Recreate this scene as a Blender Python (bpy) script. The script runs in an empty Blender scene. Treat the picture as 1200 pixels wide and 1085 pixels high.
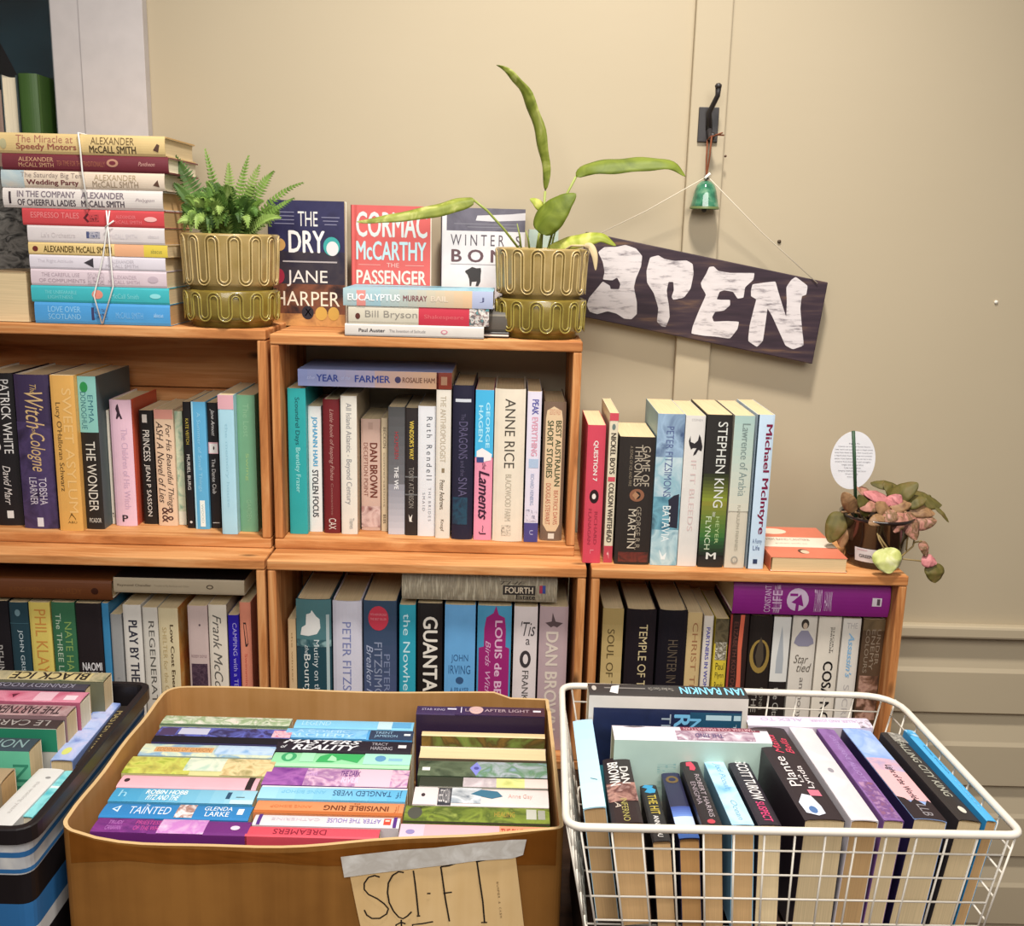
import bpy, bmesh, math, random
import numpy as np
from mathutils import Matrix, Vector
from mathutils.geometry import tessellate_polygon

random.seed(7)
S = bpy.context.scene
COL = S.collection

# ------------------------------------------------------------------ camera
FPX, CX, CY = 1200.0, 600.0, 542.5          # focal length in pixels of the 1200 x 1085 frame
pitch, yaw, roll = (math.radians(a) for a in (12.5, 0.1, 1.49))
CAM = Vector((0.0, -1.6, 1.6))
fwd = Vector((math.sin(yaw)*math.cos(pitch), math.cos(yaw)*math.cos(pitch), -math.sin(pitch)))
rgt = Vector((math.cos(yaw), -math.sin(yaw), 0))
dwn = fwd.cross(rgt)
rgt, dwn = rgt*math.cos(roll)-dwn*math.sin(roll), rgt*math.sin(roll)+dwn*math.cos(roll)
cam = bpy.data.objects.new('camera', bpy.data.cameras.new('camera'))
COL.objects.link(cam)
cam.matrix_world = Matrix.Translation(CAM) @ Matrix((rgt, -dwn, -fwd)).transposed().to_4x4()
cam.data.sensor_fit = 'HORIZONTAL'
cam.data.sensor_width = 36.0
cam.data.lens = 36.0*FPX/1200.0
cam.data.clip_start = 0.05
S.camera = cam

# ------------------------------------------------------------------ light
W = bpy.data.worlds.new('room_light'); S.world = W
W.use_nodes = True
W.node_tree.nodes['Background'].inputs['Color'].default_value = (1.0, 0.93, 0.86, 1)
W.node_tree.nodes['Background'].inputs['Strength'].default_value = 0.20

def area(name, loc, target, sx, sy, energy, color):
    l = bpy.data.lights.new(name, 'AREA'); l.shape = 'RECTANGLE'
    l.size, l.size_y, l.energy, l.color = sx, sy, energy, color
    o = bpy.data.objects.new(name, l); COL.objects.link(o)
    o.location = loc
    o.rotation_euler = (Vector(target)-Vector(loc)).to_track_quat('-Z', 'Y').to_euler()
    return o
sp = bpy.data.lights.new('ceiling_downlight', 'SPOT')
sp.energy, sp.color, sp.spot_size, sp.spot_blend, sp.shadow_soft_size = 285.0, (1.0, 0.95, 0.88), math.radians(74), 1.0, 0.13
so = bpy.data.objects.new('ceiling_downlight', sp); COL.objects.link(so)
so.location = (0.12, -0.80, 3.40)
so.rotation_euler = (Vector((0.10, -0.10, 1.00))-so.location).to_track_quat('-Z', 'Y').to_euler()
area('added_front_fill', (0.15, -2.3, 2.6), (0.1, 0.0, 1.05), 2.2, 1.1, 50.0, (1.0, 0.97, 0.93))  # soft fill added above and behind the camera, no window built there

S.view_settings.view_transform = 'Standard'
S.view_settings.look = 'None'
S.view_settings.gamma = 1.0
S.view_settings.use_curve_mapping = False
S.view_settings.exposure = 0.0

# ------------------------------------------------------------------ picture geometry
def ray(u, v):
    return rgt*((u-CX)/FPX)+dwn*((v-CY)/FPX)+fwd
def onY(u, v, Y):
    d = ray(u, v); return CAM+d*((Y-CAM.y)/d.y)
def onZ(u, v, Z):
    d = ray(u, v); return CAM+d*((Z-CAM.z)/d.z)
def clamp(x, a, b): return max(a, min(b, x))

# ------------------------------------------------------------------ materials
def lin(h):
    h = h.lstrip('#'); o = []
    for i in (0, 2, 4):
        c = int(h[i:i+2], 16)/255
        o.append(c/12.92 if c <= 0.04045 else ((c+0.055)/1.055)**2.4)
    return (*o, 1)
_M = {}
def newmat(key, rough=0.5, spec=0.4):
    m = bpy.data.materials.new(key); m.use_nodes = True
    b = m.node_tree.nodes['Principled BSDF']
    b.inputs['Roughness'].default_value = rough
    b.inputs['Specular IOR Level'].default_value = spec
    return m, m.node_tree, b
def flat(h, rough=0.42, spec=0.4, metal=0.0):
    k = ('flat', h, rough, metal)
    if k not in _M:
        m, nt, b = newmat('paint_'+h, rough, spec)
        b.inputs['Metallic'].default_value = metal
        n = nt.nodes.new('ShaderNodeTexNoise'); n.inputs['Scale'].default_value = 35; n.inputs['Detail'].default_value = 3
        tc = nt.nodes.new('ShaderNodeTexCoord'); nt.links.new(tc.outputs['Object'], n.inputs['Vector'])
        mx = nt.nodes.new('ShaderNodeMix'); mx.data_type = 'RGBA'; mx.blend_type = 'MIX'
        c = lin(h)
        mx.inputs[6].default_value = tuple(x*0.90 for x in c[:3])+(1,)
        mx.inputs[7].default_value = tuple(min(1, x*1.08) for x in c[:3])+(1,)
        nt.links.new(n.outputs['Fac'], mx.inputs[0])
        nt.links.new(mx.outputs[2], b.inputs['Base Color'])
        _M[k] = m
    return _M[k]
def ink(h):
    k = ('ink', h)
    if k not in _M:
        m, nt, b = newmat('ink_'+h, 0.5, 0.25)
        b.inputs['Base Color'].default_value = lin(h)
        _M[k] = m
    return _M[k]
def ramp(nt, fac, stops):
    r = nt.nodes.new('ShaderNodeValToRGB')
    e = r.color_ramp.elements
    while len(e) < len(stops): e.new(0.5)
    for q, (p, c) in zip(e, stops):
        q.position = p; q.color = lin(c)
    nt.links.new(fac, r.inputs['Fac'])
    return r.outputs['Color']
def art(cols, scale=40, stretch=(1, 1, 1), rough=0.42, dist=0.6):
    """mottled printed picture of several inks"""
    k = ('art', tuple(cols), scale, stretch)
    if k not in _M:
        m, nt, b = newmat('printed_art_'+cols[0], rough, 0.4)
        tc = nt.nodes.new('ShaderNodeTexCoord'); mp = nt.nodes.new('ShaderNodeMapping')
        mp.inputs['Scale'].default_value = stretch
        nt.links.new(tc.outputs['Object'], mp.inputs['Vector'])
        n = nt.nodes.new('ShaderNodeTexNoise'); n.inputs['Scale'].default_value = scale
        n.inputs['Detail'].default_value = 4; n.inputs['Distortion'].default_value = dist
        nt.links.new(mp.outputs['Vector'], n.inputs['Vector'])
        q = len(cols)
        col = ramp(nt, n.outputs['Fac'], [(0.3+0.4*i/max(1, q-1), c) for i, c in enumerate(cols)])
        nt.links.new(col, b.inputs['Base Color'])
        _M[k] = m
    return _M[k]
def pages(h, axis):
    """page block edge: fine leaves across the thickness"""
    k = ('pages', h, axis)
    if k not in _M:
        m, nt, b = newmat('page_edges_'+h, 0.85, 0.1)
        tc = nt.nodes.new('ShaderNodeTexCoord')
        mp = nt.nodes.new('ShaderNodeMapping')
        sc = [14, 14, 14]; sc[axis] = 900
        mp.inputs['Scale'].default_value = sc
        nt.links.new(tc.outputs['Object'], mp.inputs['Vector'])
        n = nt.nodes.new('ShaderNodeTexNoise'); n.inputs['Scale'].default_value = 1.0; n.inputs['Detail'].default_value = 2
        nt.links.new(mp.outputs['Vector'], n.inputs['Vector'])
        c = lin(h)
        mx = nt.nodes.new('ShaderNodeMix'); mx.data_type = 'RGBA'
        mx.inputs[6].default_value = tuple(x*0.72 for x in c[:3])+(1,)
        mx.inputs[7].default_value = tuple(min(1, x*1.1) for x in c[:3])+(1,)
        nt.links.new(n.outputs['Fac'], mx.inputs[0])
        nt.links.new(mx.outputs[2], b.inputs['Base Color'])
        _M[k] = m
    return _M[k]
def wood(cols, axis, scale=1.0, rough=0.62):
    k = ('wood', tuple(cols), axis, scale)
    if k not in _M:
        m, nt, b = newmat('sawn_timber', rough, 0.25)
        tc = nt.nodes.new('ShaderNodeTexCoord')
        mp = nt.nodes.new('ShaderNodeMapping')
        sc = [26*scale]*3; sc[axis] = 2.2*scale
        mp.inputs['Scale'].default_value = sc
        nt.links.new(tc.outputs['Object'], mp.inputs['Vector'])
        n = nt.nodes.new('ShaderNodeTexNoise'); n.inputs['Scale'].default_value = 1.6; n.inputs['Detail'].default_value = 6
        n.inputs['Roughness'].default_value = 0.62; n.inputs['Distortion'].default_value = 0.7
        nt.links.new(mp.outputs['Vector'], n.inputs['Vector'])
        col = ramp(nt, n.outputs['Fac'], [(0.30, cols[0]), (0.48, cols[1]), (0.60, cols[2]), (0.72, cols[1])])
        # knots
        mp2 = nt.nodes.new('ShaderNodeMapping'); s2 = [9]*3; s2[axis] = 4.0
        mp2.inputs['Scale'].default_value = s2
        nt.links.new(tc.outputs['Object'], mp2.inputs['Vector'])
        v = nt.nodes.new('ShaderNodeTexVoronoi'); v.inputs['Scale'].default_value = 1.3
        nt.links.new(mp2.outputs['Vector'], v.inputs['Vector'])
        kn = ramp(nt, v.outputs['Distance'], [(0.03, '2a1408'), (0.10, 'ffffff')])
        mx = nt.nodes.new('ShaderNodeMix'); mx.data_type = 'RGBA'; mx.blend_type = 'MULTIPLY'
        mx.inputs[0].default_value = 0.75
        nt.links.new(col, mx.inputs[6]); nt.links.new(kn, mx.inputs[7])
        nt.links.new(mx.outputs[2], b.inputs['Base Color'])
        bp = nt.nodes.new('ShaderNodeBump'); bp.inputs['Strength'].default_value = 0.25; bp.inputs['Distance'].default_value = 0.002
        nt.links.new(n.outputs['Fac'], bp.inputs['Height']); nt.links.new(bp.outputs['Normal'], b.inputs['Normal'])
        _M[k] = m
    return _M[k]
CRATE = ('8e5228', 'bd7d48', 'd39a64')
PG = {'w': 'e8dcc2', 'c': 'dcc59c', 't': 'c7a273', 'b': 'b58a58'}

# ------------------------------------------------------------------ mesh builder
class MB:
    def __init__(s): s.v, s.f, s.mi, s.m, s.sm = [], [], [], [], []
    def mat(s, m):
        if m not in s.m: s.m.append(m)
        return s.m.index(m)
    def add(s, vs, fs, m, smooth=False):
        o = len(s.v); k = s.mat(m)
        s.v += [tuple(p) for p in vs]
        for f in fs:
            s.f.append([i+o for i in f]); s.mi.append(k); s.sm.append(smooth)
    def box(s, lo, hi, m):
        (a, b, c), (d, e, f) = lo, hi
        s.add([(a,b,c),(d,b,c),(d,e,c),(a,e,c),(a,b,f),(d,b,f),(d,e,f),(a,e,f)],
              [(0,3,2,1),(4,5,6,7),(0,1,5,4),(1,2,6,5),(2,3,7,6),(3,0,4,7)], m)
    def tube(s, pts, r, m, n=8, closed=False, caps=True):
        pts = [Vector(p) for p in pts]; N = len(pts)
        rs = r if isinstance(r, (list, tuple)) else [r]*N
        vs, fs = [], []
        up = None
        for i, p in enumerate(pts):
            a = pts[(i-1) % N] if closed or i > 0 else p
            b = pts[(i+1) % N] if closed or i < N-1 else p
            t = (b-a)
            t = t.normalized() if t.length > 1e-9 else Vector((0, 0, 1))
            if up is None:
                up = t.orthogonal().normalized()
            up = (up-t*up.dot(t))
            up = up.normalized() if up.length > 1e-6 else t.orthogonal().normalized()
            w = t.cross(up)
            for k in range(n):
                q = 2*math.pi*k/n
                vs.append(p+(up*math.cos(q)+w*math.sin(q))*rs[i])
        for i in range(N if closed else N-1):
            j = (i+1) % N
            for k in range(n):
                l = (k+1) % n
                fs.append((i*n+k, i*n+l, j*n+l, j*n+k))
        if caps and not closed:
            fs.append(tuple(range(n-1, -1, -1))); fs.append(tuple((N-1)*n+k for k in range(n)))
        s.add(vs, fs, m, True)
    def lathe(s, prof, m, n=48, c=(0, 0, 0), sx=1.0, sy=1.0):
        vs, fs = [], []
        for r, z in prof:
            for k in range(n):
                q = 2*math.pi*k/n
                vs.append((c[0]+r*math.cos(q)*sx, c[1]+r*math.sin(q)*sy, c[2]+z))
        for i in range(len(prof)-1):
            for k in range(n):
                l = (k+1) % n
                fs.append((i*n+k, i*n+l, (i+1)*n+l, (i+1)*n+k))
        s.add(vs, fs, m, True)
    def build(s, name, parent=None, bevel=0.0, seg=2):
        me = bpy.data.meshes.new(name)
        me.from_pydata(s.v, [], s.f)
        for m in s.m: me.materials.append(m)
        me.polygons.foreach_set('material_index', s.mi)
        me.polygons.foreach_set('use_smooth', s.sm)
        me.update()
        o = bpy.data.objects.new(name, me); COL.objects.link(o)
        if parent: o.parent = parent
        if bevel:
            b = o.modifiers.new('bevel', 'BEVEL'); b.width = bevel; b.segments = seg; b.limit_method = 'ANGLE'
        return o
def tag(o, label, cat, group=None):
    o['label'] = label; o['category'] = cat
    if group: o['group'] = group
    return o
def thing(name, label, cat, loc, group=None):
    o = bpy.data.objects.new(name, None); COL.objects.link(o)
    o.empty_display_size = 0.05
    o.location = loc
    return tag(o, label, cat, group)
def struct(o):
    o['kind'] = 'structure'; return o

# ------------------------------------------------------------------ lettering
def cut(vs, fs, axis, at):
    """split flat 2D faces along lines of constant x (axis 0) or y (axis 1)"""
    bm = bmesh.new()
    vv = [bm.verts.new((x, y, 0)) for x, y in vs]
    for f in fs:
        try: bm.faces.new([vv[i] for i in f])
        except ValueError: pass
    for c in at:
        no = (1, 0, 0) if axis == 0 else (0, 1, 0)
        bmesh.ops.bisect_plane(bm, geom=bm.verts[:]+bm.edges[:]+bm.faces[:], plane_co=(c, c, 0), plane_no=no, dist=1e-6)
    bm.verts.index_update()
    o = ([(v.co.x, v.co.y) for v in bm.verts], [tuple(v.index for v in f.verts) for f in bm.faces])
    bm.free()
    return o
_T = {}
def text_geo(txt, bold=False, ital=False):
    k = (txt, bold, ital)
    if k in _T: return _T[k]
    cu = bpy.data.curves.new('lettering', 'FONT'); cu.body = txt
    cu.resolution_u = 3; cu.shear = 0.32 if ital else 0.0
    cu.fill_mode = 'FRONT'
    ob = bpy.data.objects.new('lettering', cu)
    me = ob.to_mesh()
    vs = [(v.co.x, v.co.y) for v in me.vertices]; fs = [tuple(p.vertices) for p in me.polygons]
    ob.to_mesh_clear(); bpy.data.objects.remove(ob); bpy.data.curves.remove(cu)
    if vs:
        x0 = min(v[0] for v in vs); x1 = max(v[0] for v in vs); y0 = min(v[1] for v in vs); y1 = max(v[1] for v in vs)
        vs = [((x-x0)/(x1-x0+1e-9), (y-y0)/(y1-y0+1e-9)) for x, y in vs]
        # sort the winding to +z
        g = []
        for f in fs:
            ar = sum(vs[f[i]][0]*vs[f[(i+1) % len(f)]][1]-vs[f[(i+1) % len(f)]][0]*vs[f[i]][1] for i in range(len(f)))
            g.append(f if ar > 0 else f[::-1])
        fs = g
        vs, fs = cut(vs, fs, 1, (.2, .4, .6, .8))
    _T[k] = (vs, fs, x1-x0, y1-y0) if vs else (vs, fs, 1, 1)
    return _T[k]
def T(txt, s0, s1, a0, a1, col, opt=''): return ('t', txt, s0, s1, a0, a1, col, opt)
def P(s0, s1, a0, a1, col): return ('p', s0, s1, a0, a1, col)
def E(s0, s1, a0, a1, col): return ('e', s0, s1, a0, a1, col)
def G(pts, col): return ('g', pts, col)
def A(s0, s1, a0, a1, cols, scale=60): return ('a', s0, s1, a0, a1, cols, scale)
def B(s0, s1, a0, a1, c0, c1, n=14):
    """a printed colour blend along the spine, as bands"""
    out = []
    f = lambda h: [int(h[i:i+2], 16) for i in (0, 2, 4)]
    p, q = f(c0), f(c1)
    for i in range(n):
        c = ''.join('%02x' % round(p[j]+(q[j]-p[j])*(i+0.5)/n) for j in range(3))
        out.append(P(s0+(s1-s0)*i/n, s0+(s1-s0)*(i+1)/n, a0, a1, c))
    return out
def printed(mb, items, place):
    """items on a face; place(s, a, lift) gives the 3D point; s runs from the head down, a from left to right"""
    flatitems = []
    for it in items:
        flatitems += it if isinstance(it, list) else [it]
    for n, it in enumerate(flatitems):
        lift = 0.00016+0.00004*min(n, 14)
        k = it[0]
        if k == 't':
            _, txt, s0, s1, a0, a1, col, opt = it
            vs, fs, tw_, th_ = text_geo(txt, False, 'i' in opt)
            if not vs: continue
            if 'b' in opt:      # heavier weight: the outline laid down again a hair apart
                d_ = .05; v0 = vs; kx = 1/(tw_+d_); ky = 1/(th_+d_*.6)
                lay = [[((x*tw_+dx)*kx, (y*th_+dy)*ky) for x, y in v0] for dx, dy in ((0, d_*.3), (d_, d_*.3), (d_*.5, 0), (d_*.5, d_*.6))]
            else: lay = [vs]
            for j_, vs in enumerate(lay):
                lj = lift+.00003*j_
                if 'u' in opt:      # upright: letters stand across the face
                    pts = [place(s1-(s1-s0)*y, a0+(a1-a0)*x, lj) for x, y in vs]
                elif 'r' in opt:    # reads upwards
                    pts = [place(s1-(s1-s0)*x, a1-(a1-a0)*y, lj) for x, y in vs]
                else:               # reads downwards
                    pts = [place(s0+(s1-s0)*x, a0+(a1-a0)*y, lj) for x, y in vs]
                mb.add(pts, fs, ink(col))
        else:
            if k in 'pa':
                s0, s1, a0, a1 = it[1:5]
                n_ = 8
                top = [(s0, a0+(a1-a0)*i/n_) for i in range(n_+1)]
                bot = [(s1, a0+(a1-a0)*i/n_) for i in range(n_+1)]
                pts = [place(*q, lift) for q in top+bot]
                fs = [(i, n_+1+i, n_+2+i, i+1) for i in range(n_)]
                mb.add(pts, fs, ink(it[5]) if k == 'p' else art(it[5], it[6]))
                continue
            if k == 'e':
                s0, s1, a0, a1 = it[1:5]
                pts = [((s0+s1)/2-(s1-s0)/2*math.sin(2*math.pi*i/20), (a0+a1)/2+(a1-a0)/2*math.cos(2*math.pi*i/20)) for i in range(20)]
                col = it[5]
            else:
                pts, col = it[1], it[2]
                ar = sum(pts[i][1]*-pts[(i+1) % len(pts)][0]+pts[(i+1) % len(pts)][1]*pts[i][0] for i in range(len(pts)))
                if ar < 0: pts = pts[::-1]
            tr = tessellate_polygon([[Vector((a_, b_, 0)) for a_, b_ in pts]])
            tr = [t_ if (pts[t_[1]][0]-pts[t_[0]][0])*(pts[t_[2]][1]-pts[t_[0]][1])-(pts[t_[1]][1]-pts[t_[0]][1])*(pts[t_[2]][0]-pts[t_[0]][0]) < 0 else t_[::-1] for t_ in tr]
            pts, pf = cut(pts, tr, 1, [j/10 for j in range(1, 10)])
            mb.add([place(s, a, lift) for s, a in pts], pf, ink(col))

# ------------------------------------------------------------------ books
HARD, PAPER = 'hardcover_book', 'paperback_book'
def cm(c):
    """colour string or (colours, scale) for a mottled print"""
    if isinstance(c, str): return flat(c)
    return art(c[0], c[1], c[2] if len(c) > 2 else (1, 1, 1))
def book(M, t, h, w, spine, items, label, group, kind=PAPER, pg='c', side=None, front=(), back=None, bulge=None):
    """spine at y=0 facing -y, thickness along x, head at z=h; M places the foot-left of the spine's middle"""
    root = bpy.data.objects.new(kind, None); COL.objects.link(root); root.empty_display_size = 0.03
    root.matrix_world = M
    tag(root, label, 'book', group)
    hard = kind == HARD
    c = 0.0022 if hard else 0.0007
    b = bulge if bulge is not None else (min(0.004, t*0.09) if hard else min(0.0012, t*0.035))
    sm = cm(spine); fm = cm(side) if side else sm; bm_ = cm(back) if back else sm
    ns = 8
    def yb(a): return -b*(1-(2*a-1)**2)
    prof = [(-t/2, w, 'b')]
    if hard: prof += [(-t/2, 0.011, 'b'), (-t/2+0.0014, 0.0065, 'b')]
    prof += [((i/ns-0.5)*t, 0.0015+yb(i/ns) if 0 < i < ns else 0.0022, 's') for i in range(ns+1)]
    if hard: prof += [(t/2-0.0014, 0.0065, 'f'), (t/2, 0.011, 'f')]
    prof += [(t/2, w, 'f')]
    n = len(prof)
    inn = []
    for x, y, k in prof:
        xi = clamp(x, -t/2+c, t/2-c); yi = max(y+c, 0.0015+c+yb(x/t+0.5)) if k == 's' else (y if y == w else y)
        inn.append((xi, yi))
    mb = MB()
    vs = [(x, y, z) for z in (0, h) for x, y, _ in prof]+[(x, y, z) for z in (0, h) for x, y in inn]
    mm = {'b': bm_, 's': sm, 'f': fm}
    paper = flat('e9e2d2', 0.7)
    for i in range(n-1):
        k = 's' if prof[i][2] == 's' and prof[i+1][2] == 's' else (prof[i][2] if prof[i][2] != 's' else prof[i+1][2])
        j = i+1
        mb.add([vs[i], vs[j], vs[n+j], vs[n+i]], [(0, 1, 2, 3)], mm[k], k == 's')
        mb.add([vs[2*n+i], vs[2*n+j], vs[3*n+j], vs[3*n+i]], [(3, 2, 1, 0)], paper)
        mb.add([vs[n+i], vs[n+j], vs[3*n+j], vs[3*n+i]], [(0, 1, 2, 3)], mm[k])
        mb.add([vs[i], vs[j], vs[2*n+j], vs[2*n+i]], [(3, 2, 1, 0)], mm[k])
    for e in (0, n-1):
        mb.add([vs[e], vs[n+e], vs[3*n+e], vs[2*n+e]], [(0, 1, 2, 3)], mm[prof[e][2]])
    printed(mb, items, lambda s, a, l: ((a-0.5)*t, 0.0015+yb(clamp(a, 0, 1))-l-0.0001, h*(1-s)))
    if front:
        printed(mb, front, lambda s, a, l: (t/2+l, 0.003+(w-0.003)*a, h*(1-s)))
    mb.build('cover', root)
    g = 0.003 if hard else 0.0006
    q = MB()
    y0, y1 = 0.004+c, w-(0.004 if hard else 0.0012)
    x0, x1, z0, z1 = -t/2+c, t/2-c, g, h-g
    pm = pages(PG.get(pg, pg), 0)
    # the fore-edge is slightly hollow
    m_ = 5
    ed = [(x0+(x1-x0)*i/m_, y1-(0.0025 if hard else 0.0006)*(1-(2*i/m_-1)**2)) for i in range(m_+1)]
    loop = [(x0, y0)]+[(x1, y0)]+ed[::-1]
    L = len(loop)
    pv = [(x, y, z) for z in (z0, z1) for x, y in loop]
    q.add(pv, [tuple(range(L-1, -1, -1)), tuple(range(L, 2*L))]+[(i, (i+1) % L, L+(i+1) % L, L+i) for i in range(L)], pm)
    q.build('page_block', root)
    return root
def basis(X, Y, Z, loc):
    return Matrix.Translation(Vector(loc)) @ Matrix((Vector(X), Vector(Y), Vector(Z))).transposed().to_4x4()
XA, YA, ZA = Vector((1, 0, 0)), Vector((0, 1, 0)), Vector((0, 0, 1))

def row(specs, zs, ymin, ymax, group, wmax=0.27, ydef=None):
    """upright books; each spec: top-left x, top-right x, top y, bottom-left x, bottom-right x, bottom y (None when hidden)"""
    R = []
    for sp in specs:
        xlt, xrt, yt, xlb, xrb, yb = sp['q']
        if sp.get('Y') is not None: Yf = sp['Y']
        elif yb is None: Yf = ydef
        else: Yf = clamp(onZ((xlb+xrb)/2, yb, zs).y, ymin, ymax)
        H = onY((xlt+xrt)/2, yt, Yf).z-zs
        l, r = onY(xlt, yt, Yf).x, onY(xrt, yt, Yf).x
        if yb is not None:
            l = (l+onY(xlb, yb, Yf).x)/2; r = (r+onY(xrb, yb, Yf).x)/2
        R.append([l, r, Yf, H, sp])
    for a, b in zip(R, R[1:]):
        if b[0] < a[1]+0.0004:
            m = (a[1]+b[0])/2; a[1] = m-0.0002; b[0] = m+0.0002
    for l, r, Yf, H, sp in R:
        w = min(sp.get('w', clamp(H*0.63, 0.105, 0.16)), wmax-Yf)
        book(basis(XA, YA, ZA, ((l+r)/2, Yf, zs)), r-l, H, w, sp['c'], sp.get('i', []), sp['l'], group,
             sp.get('k', PAPER), sp.get('pg', 'c'), sp.get('side'), sp.get('f', ()))
def bk(q, c, l, i=(), **kw): return dict(q=q, c=c, l=l, i=list(i), **kw)

# ================================================================== the room
WALLY = 0.215
PAINT = 'b5a78d'
def wallpaint(h):
    k = ('wall', h)
    if k not in _M:
        m, nt, b = newmat('cream_wall_paint', 0.55, 0.3)
        tc = nt.nodes.new('ShaderNodeTexCoord')
        n = nt.nodes.new('ShaderNodeTexNoise'); n.inputs['Scale'].default_value = 2.2; n.inputs['Detail'].default_value = 5
        nt.links.new(tc.outputs['Object'], n.inputs['Vector'])
        c = lin(h); mx = nt.nodes.new('ShaderNodeMix'); mx.data_type = 'RGBA'
        mx.inputs[6].default_value = (c[0]*0.95, c[1]*0.94, c[2]*0.92, 1); mx.inputs[7].default_value = (c[0]*1.04, c[1]*1.04, c[2]*1.05, 1)
        nt.links.new(n.outputs['Fac'], mx.inputs[0]); nt.links.new(mx.outputs[2], b.inputs['Base Color'])
        mp = nt.nodes.new('ShaderNodeMapping'); mp.inputs['Scale'].default_value = (9, 9, 22)
        nt.links.new(tc.outputs['Object'], mp.inputs['Vector'])
        n2 = nt.nodes.new('ShaderNodeTexNoise'); n2.inputs['Scale'].default_value = 1.5; n2.inputs['Detail'].default_value = 6
        nt.links.new(mp.outputs['Vector'], n2.inputs['Vector'])
        bp = nt.nodes.new('ShaderNodeBump'); bp.inputs['Strength'].default_value = 0.10; bp.inputs['Distance'].default_value = 0.0015
        nt.links.new(n2.outputs['Fac'], bp.inputs['Height']); nt.links.new(bp.outputs['Normal'], b.inputs['Normal'])
        _M[k] = m
    return _M[k]
wp = wallpaint(PAINT)
WX = onY(72, 70, WALLY).x                      # right edge of the window opening
RZ = onY(1063, 743, WALLY).z                   # underside of the rail
PITCH = (onY(1150, 745, WALLY).z-onY(1150, 917, WALLY).z)/2
BX0 = (onY(815.8, 0, WALLY).x+onY(786.3, 472, WALLY).x)/2
BX1 = (onY(860, 0, WALLY).x+onY(825, 472, WALLY).x)/2
FX = onY(172.5, 20, WALLY).x                   # right edge of the window casing
mb = MB()
mb.box((WX, WALLY, (RZ+0.012)), (2.6, WALLY+0.12, 2.9), wp)
mb.box((-2.6, WALLY, (RZ+0.012)), (WX, WALLY+0.12, 1.56), wp)
mb.box((-2.6, WALLY, 2.55), (WX, WALLY+0.12, 2.9), wp)
# shiplap boards below the rail
x0, x1 = -2.6, 2.6
z = (RZ+0.012)
pr = [(WALLY+0.006, (RZ+0.012))]
zt = RZ-0.006
while zt > 0.0:
    zb = max(0.0, zt-PITCH)
    pr += [(WALLY+0.012, zt), (WALLY+0.010, zt-0.004), (WALLY-0.002, zt-0.058), (WALLY-0.006, zt-0.066), (WALLY-0.006, zb+0.004), (WALLY-0.001, zb)]
    zt = zb
vs = [(x0, y, z) for y, z in pr]+[(x1, y, z) for y, z in pr]
n = len(pr)
mb.add(vs, [(i, i+1, n+i+1, n+i) for i in range(n-1)], wp)
mb.box((x0, WALLY+0.02, 0.0), (x1, WALLY+0.12, (RZ+0.012)), wp)
struct(mb.build('wall_back'))
mb = MB(); mb.box((-2.6, WALLY-0.020, RZ), (2.6, WALLY+0.002, RZ+0.025), wp)
struct(mb.build('trim_1', bevel=0.005))
mb = MB(); mb.box((BX0, WALLY-0.016, RZ+0.0255), (BX1, WALLY+0.001, 2.9), wp)
struct(mb.build('trim_2', bevel=0.0025))
mb = MB(); mb.box((-2.6, -3.4, -0.05), (2.6, WALLY+0.12, 0.0), wood(('3a2415', '5a3a22', '6e4a2c'), 0, 0.5))
struct(mb.build('floor'))
# window: white casing, sill, glass and an added panel behind it
white = flat('c2bbb9', 0.5)
win = struct(bpy.data.objects.new('window_1', None)); COL.objects.link(win); win.location = (-1.3, WALLY, 1.56)
def wbuild(mb, name, **k):
    o = mb.build(name, None, **k); o.parent = win; o.matrix_parent_inverse = win.matrix_basis.inverted(); return o
mb = MB()
mb.box((FX-0.105, WALLY-0.022, 1.56), (FX, WALLY-0.0005, 2.62), white)
mb.box((WX-0.006, WALLY-0.018, 1.56), (FX-0.106, WALLY-0.0005, 2.62), white)
mb.box((-1.95, WALLY-0.022, 2.50), (FX, WALLY-0.023, 2.62), white)
wbuild(mb, 'window_casing', bevel=0.003)
mb = MB(); mb.box((-1.95, WALLY-0.024, 1.545), (FX, WALLY+0.10, 1.560), white)
wbuild(mb, 'window_sill', bevel=0.003)
mb = MB(); mb.box((WX-0.015, WALLY, 1.56), (WX, WALLY+0.10, 2.55), flat('8f9090', 0.5))
wbuild(mb, 'window_jamb')
g, nt, b = newmat('window_glass', 0.02, 0.5); b.inputs['Transmission Weight'].default_value = 1.0; b.inputs['IOR'].default_value = 1.45
mb = MB(); mb.box((-1.95, WALLY+0.080, 1.56), (WX-0.015, WALLY+0.084, 2.55), g)
wbuild(mb, 'window_pane')
m, nt, b = newmat('reflection_panel', 0.7, 0.2)
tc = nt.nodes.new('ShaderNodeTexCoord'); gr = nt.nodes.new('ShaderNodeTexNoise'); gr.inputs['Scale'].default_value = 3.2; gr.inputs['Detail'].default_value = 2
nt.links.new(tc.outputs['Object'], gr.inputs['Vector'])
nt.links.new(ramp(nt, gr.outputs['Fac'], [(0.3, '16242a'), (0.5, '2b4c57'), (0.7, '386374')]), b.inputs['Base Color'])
mb = MB(); mb.box((-2.4, WALLY+0.122, 1.40), (WX+0.25, WALLY+0.135, 2.7), m)  # added panel, its teal mottling stands in for the reflection in the glass
# round dark shape of the painted reflection, at the foot of the added panel
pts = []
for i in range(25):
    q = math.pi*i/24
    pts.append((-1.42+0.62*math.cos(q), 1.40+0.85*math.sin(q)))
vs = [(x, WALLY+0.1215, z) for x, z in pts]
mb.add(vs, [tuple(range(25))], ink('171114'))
tag(mb.build('reflection_panel'), 'added dark teal panel behind the top left window, painted as its reflection', 'board')

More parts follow.
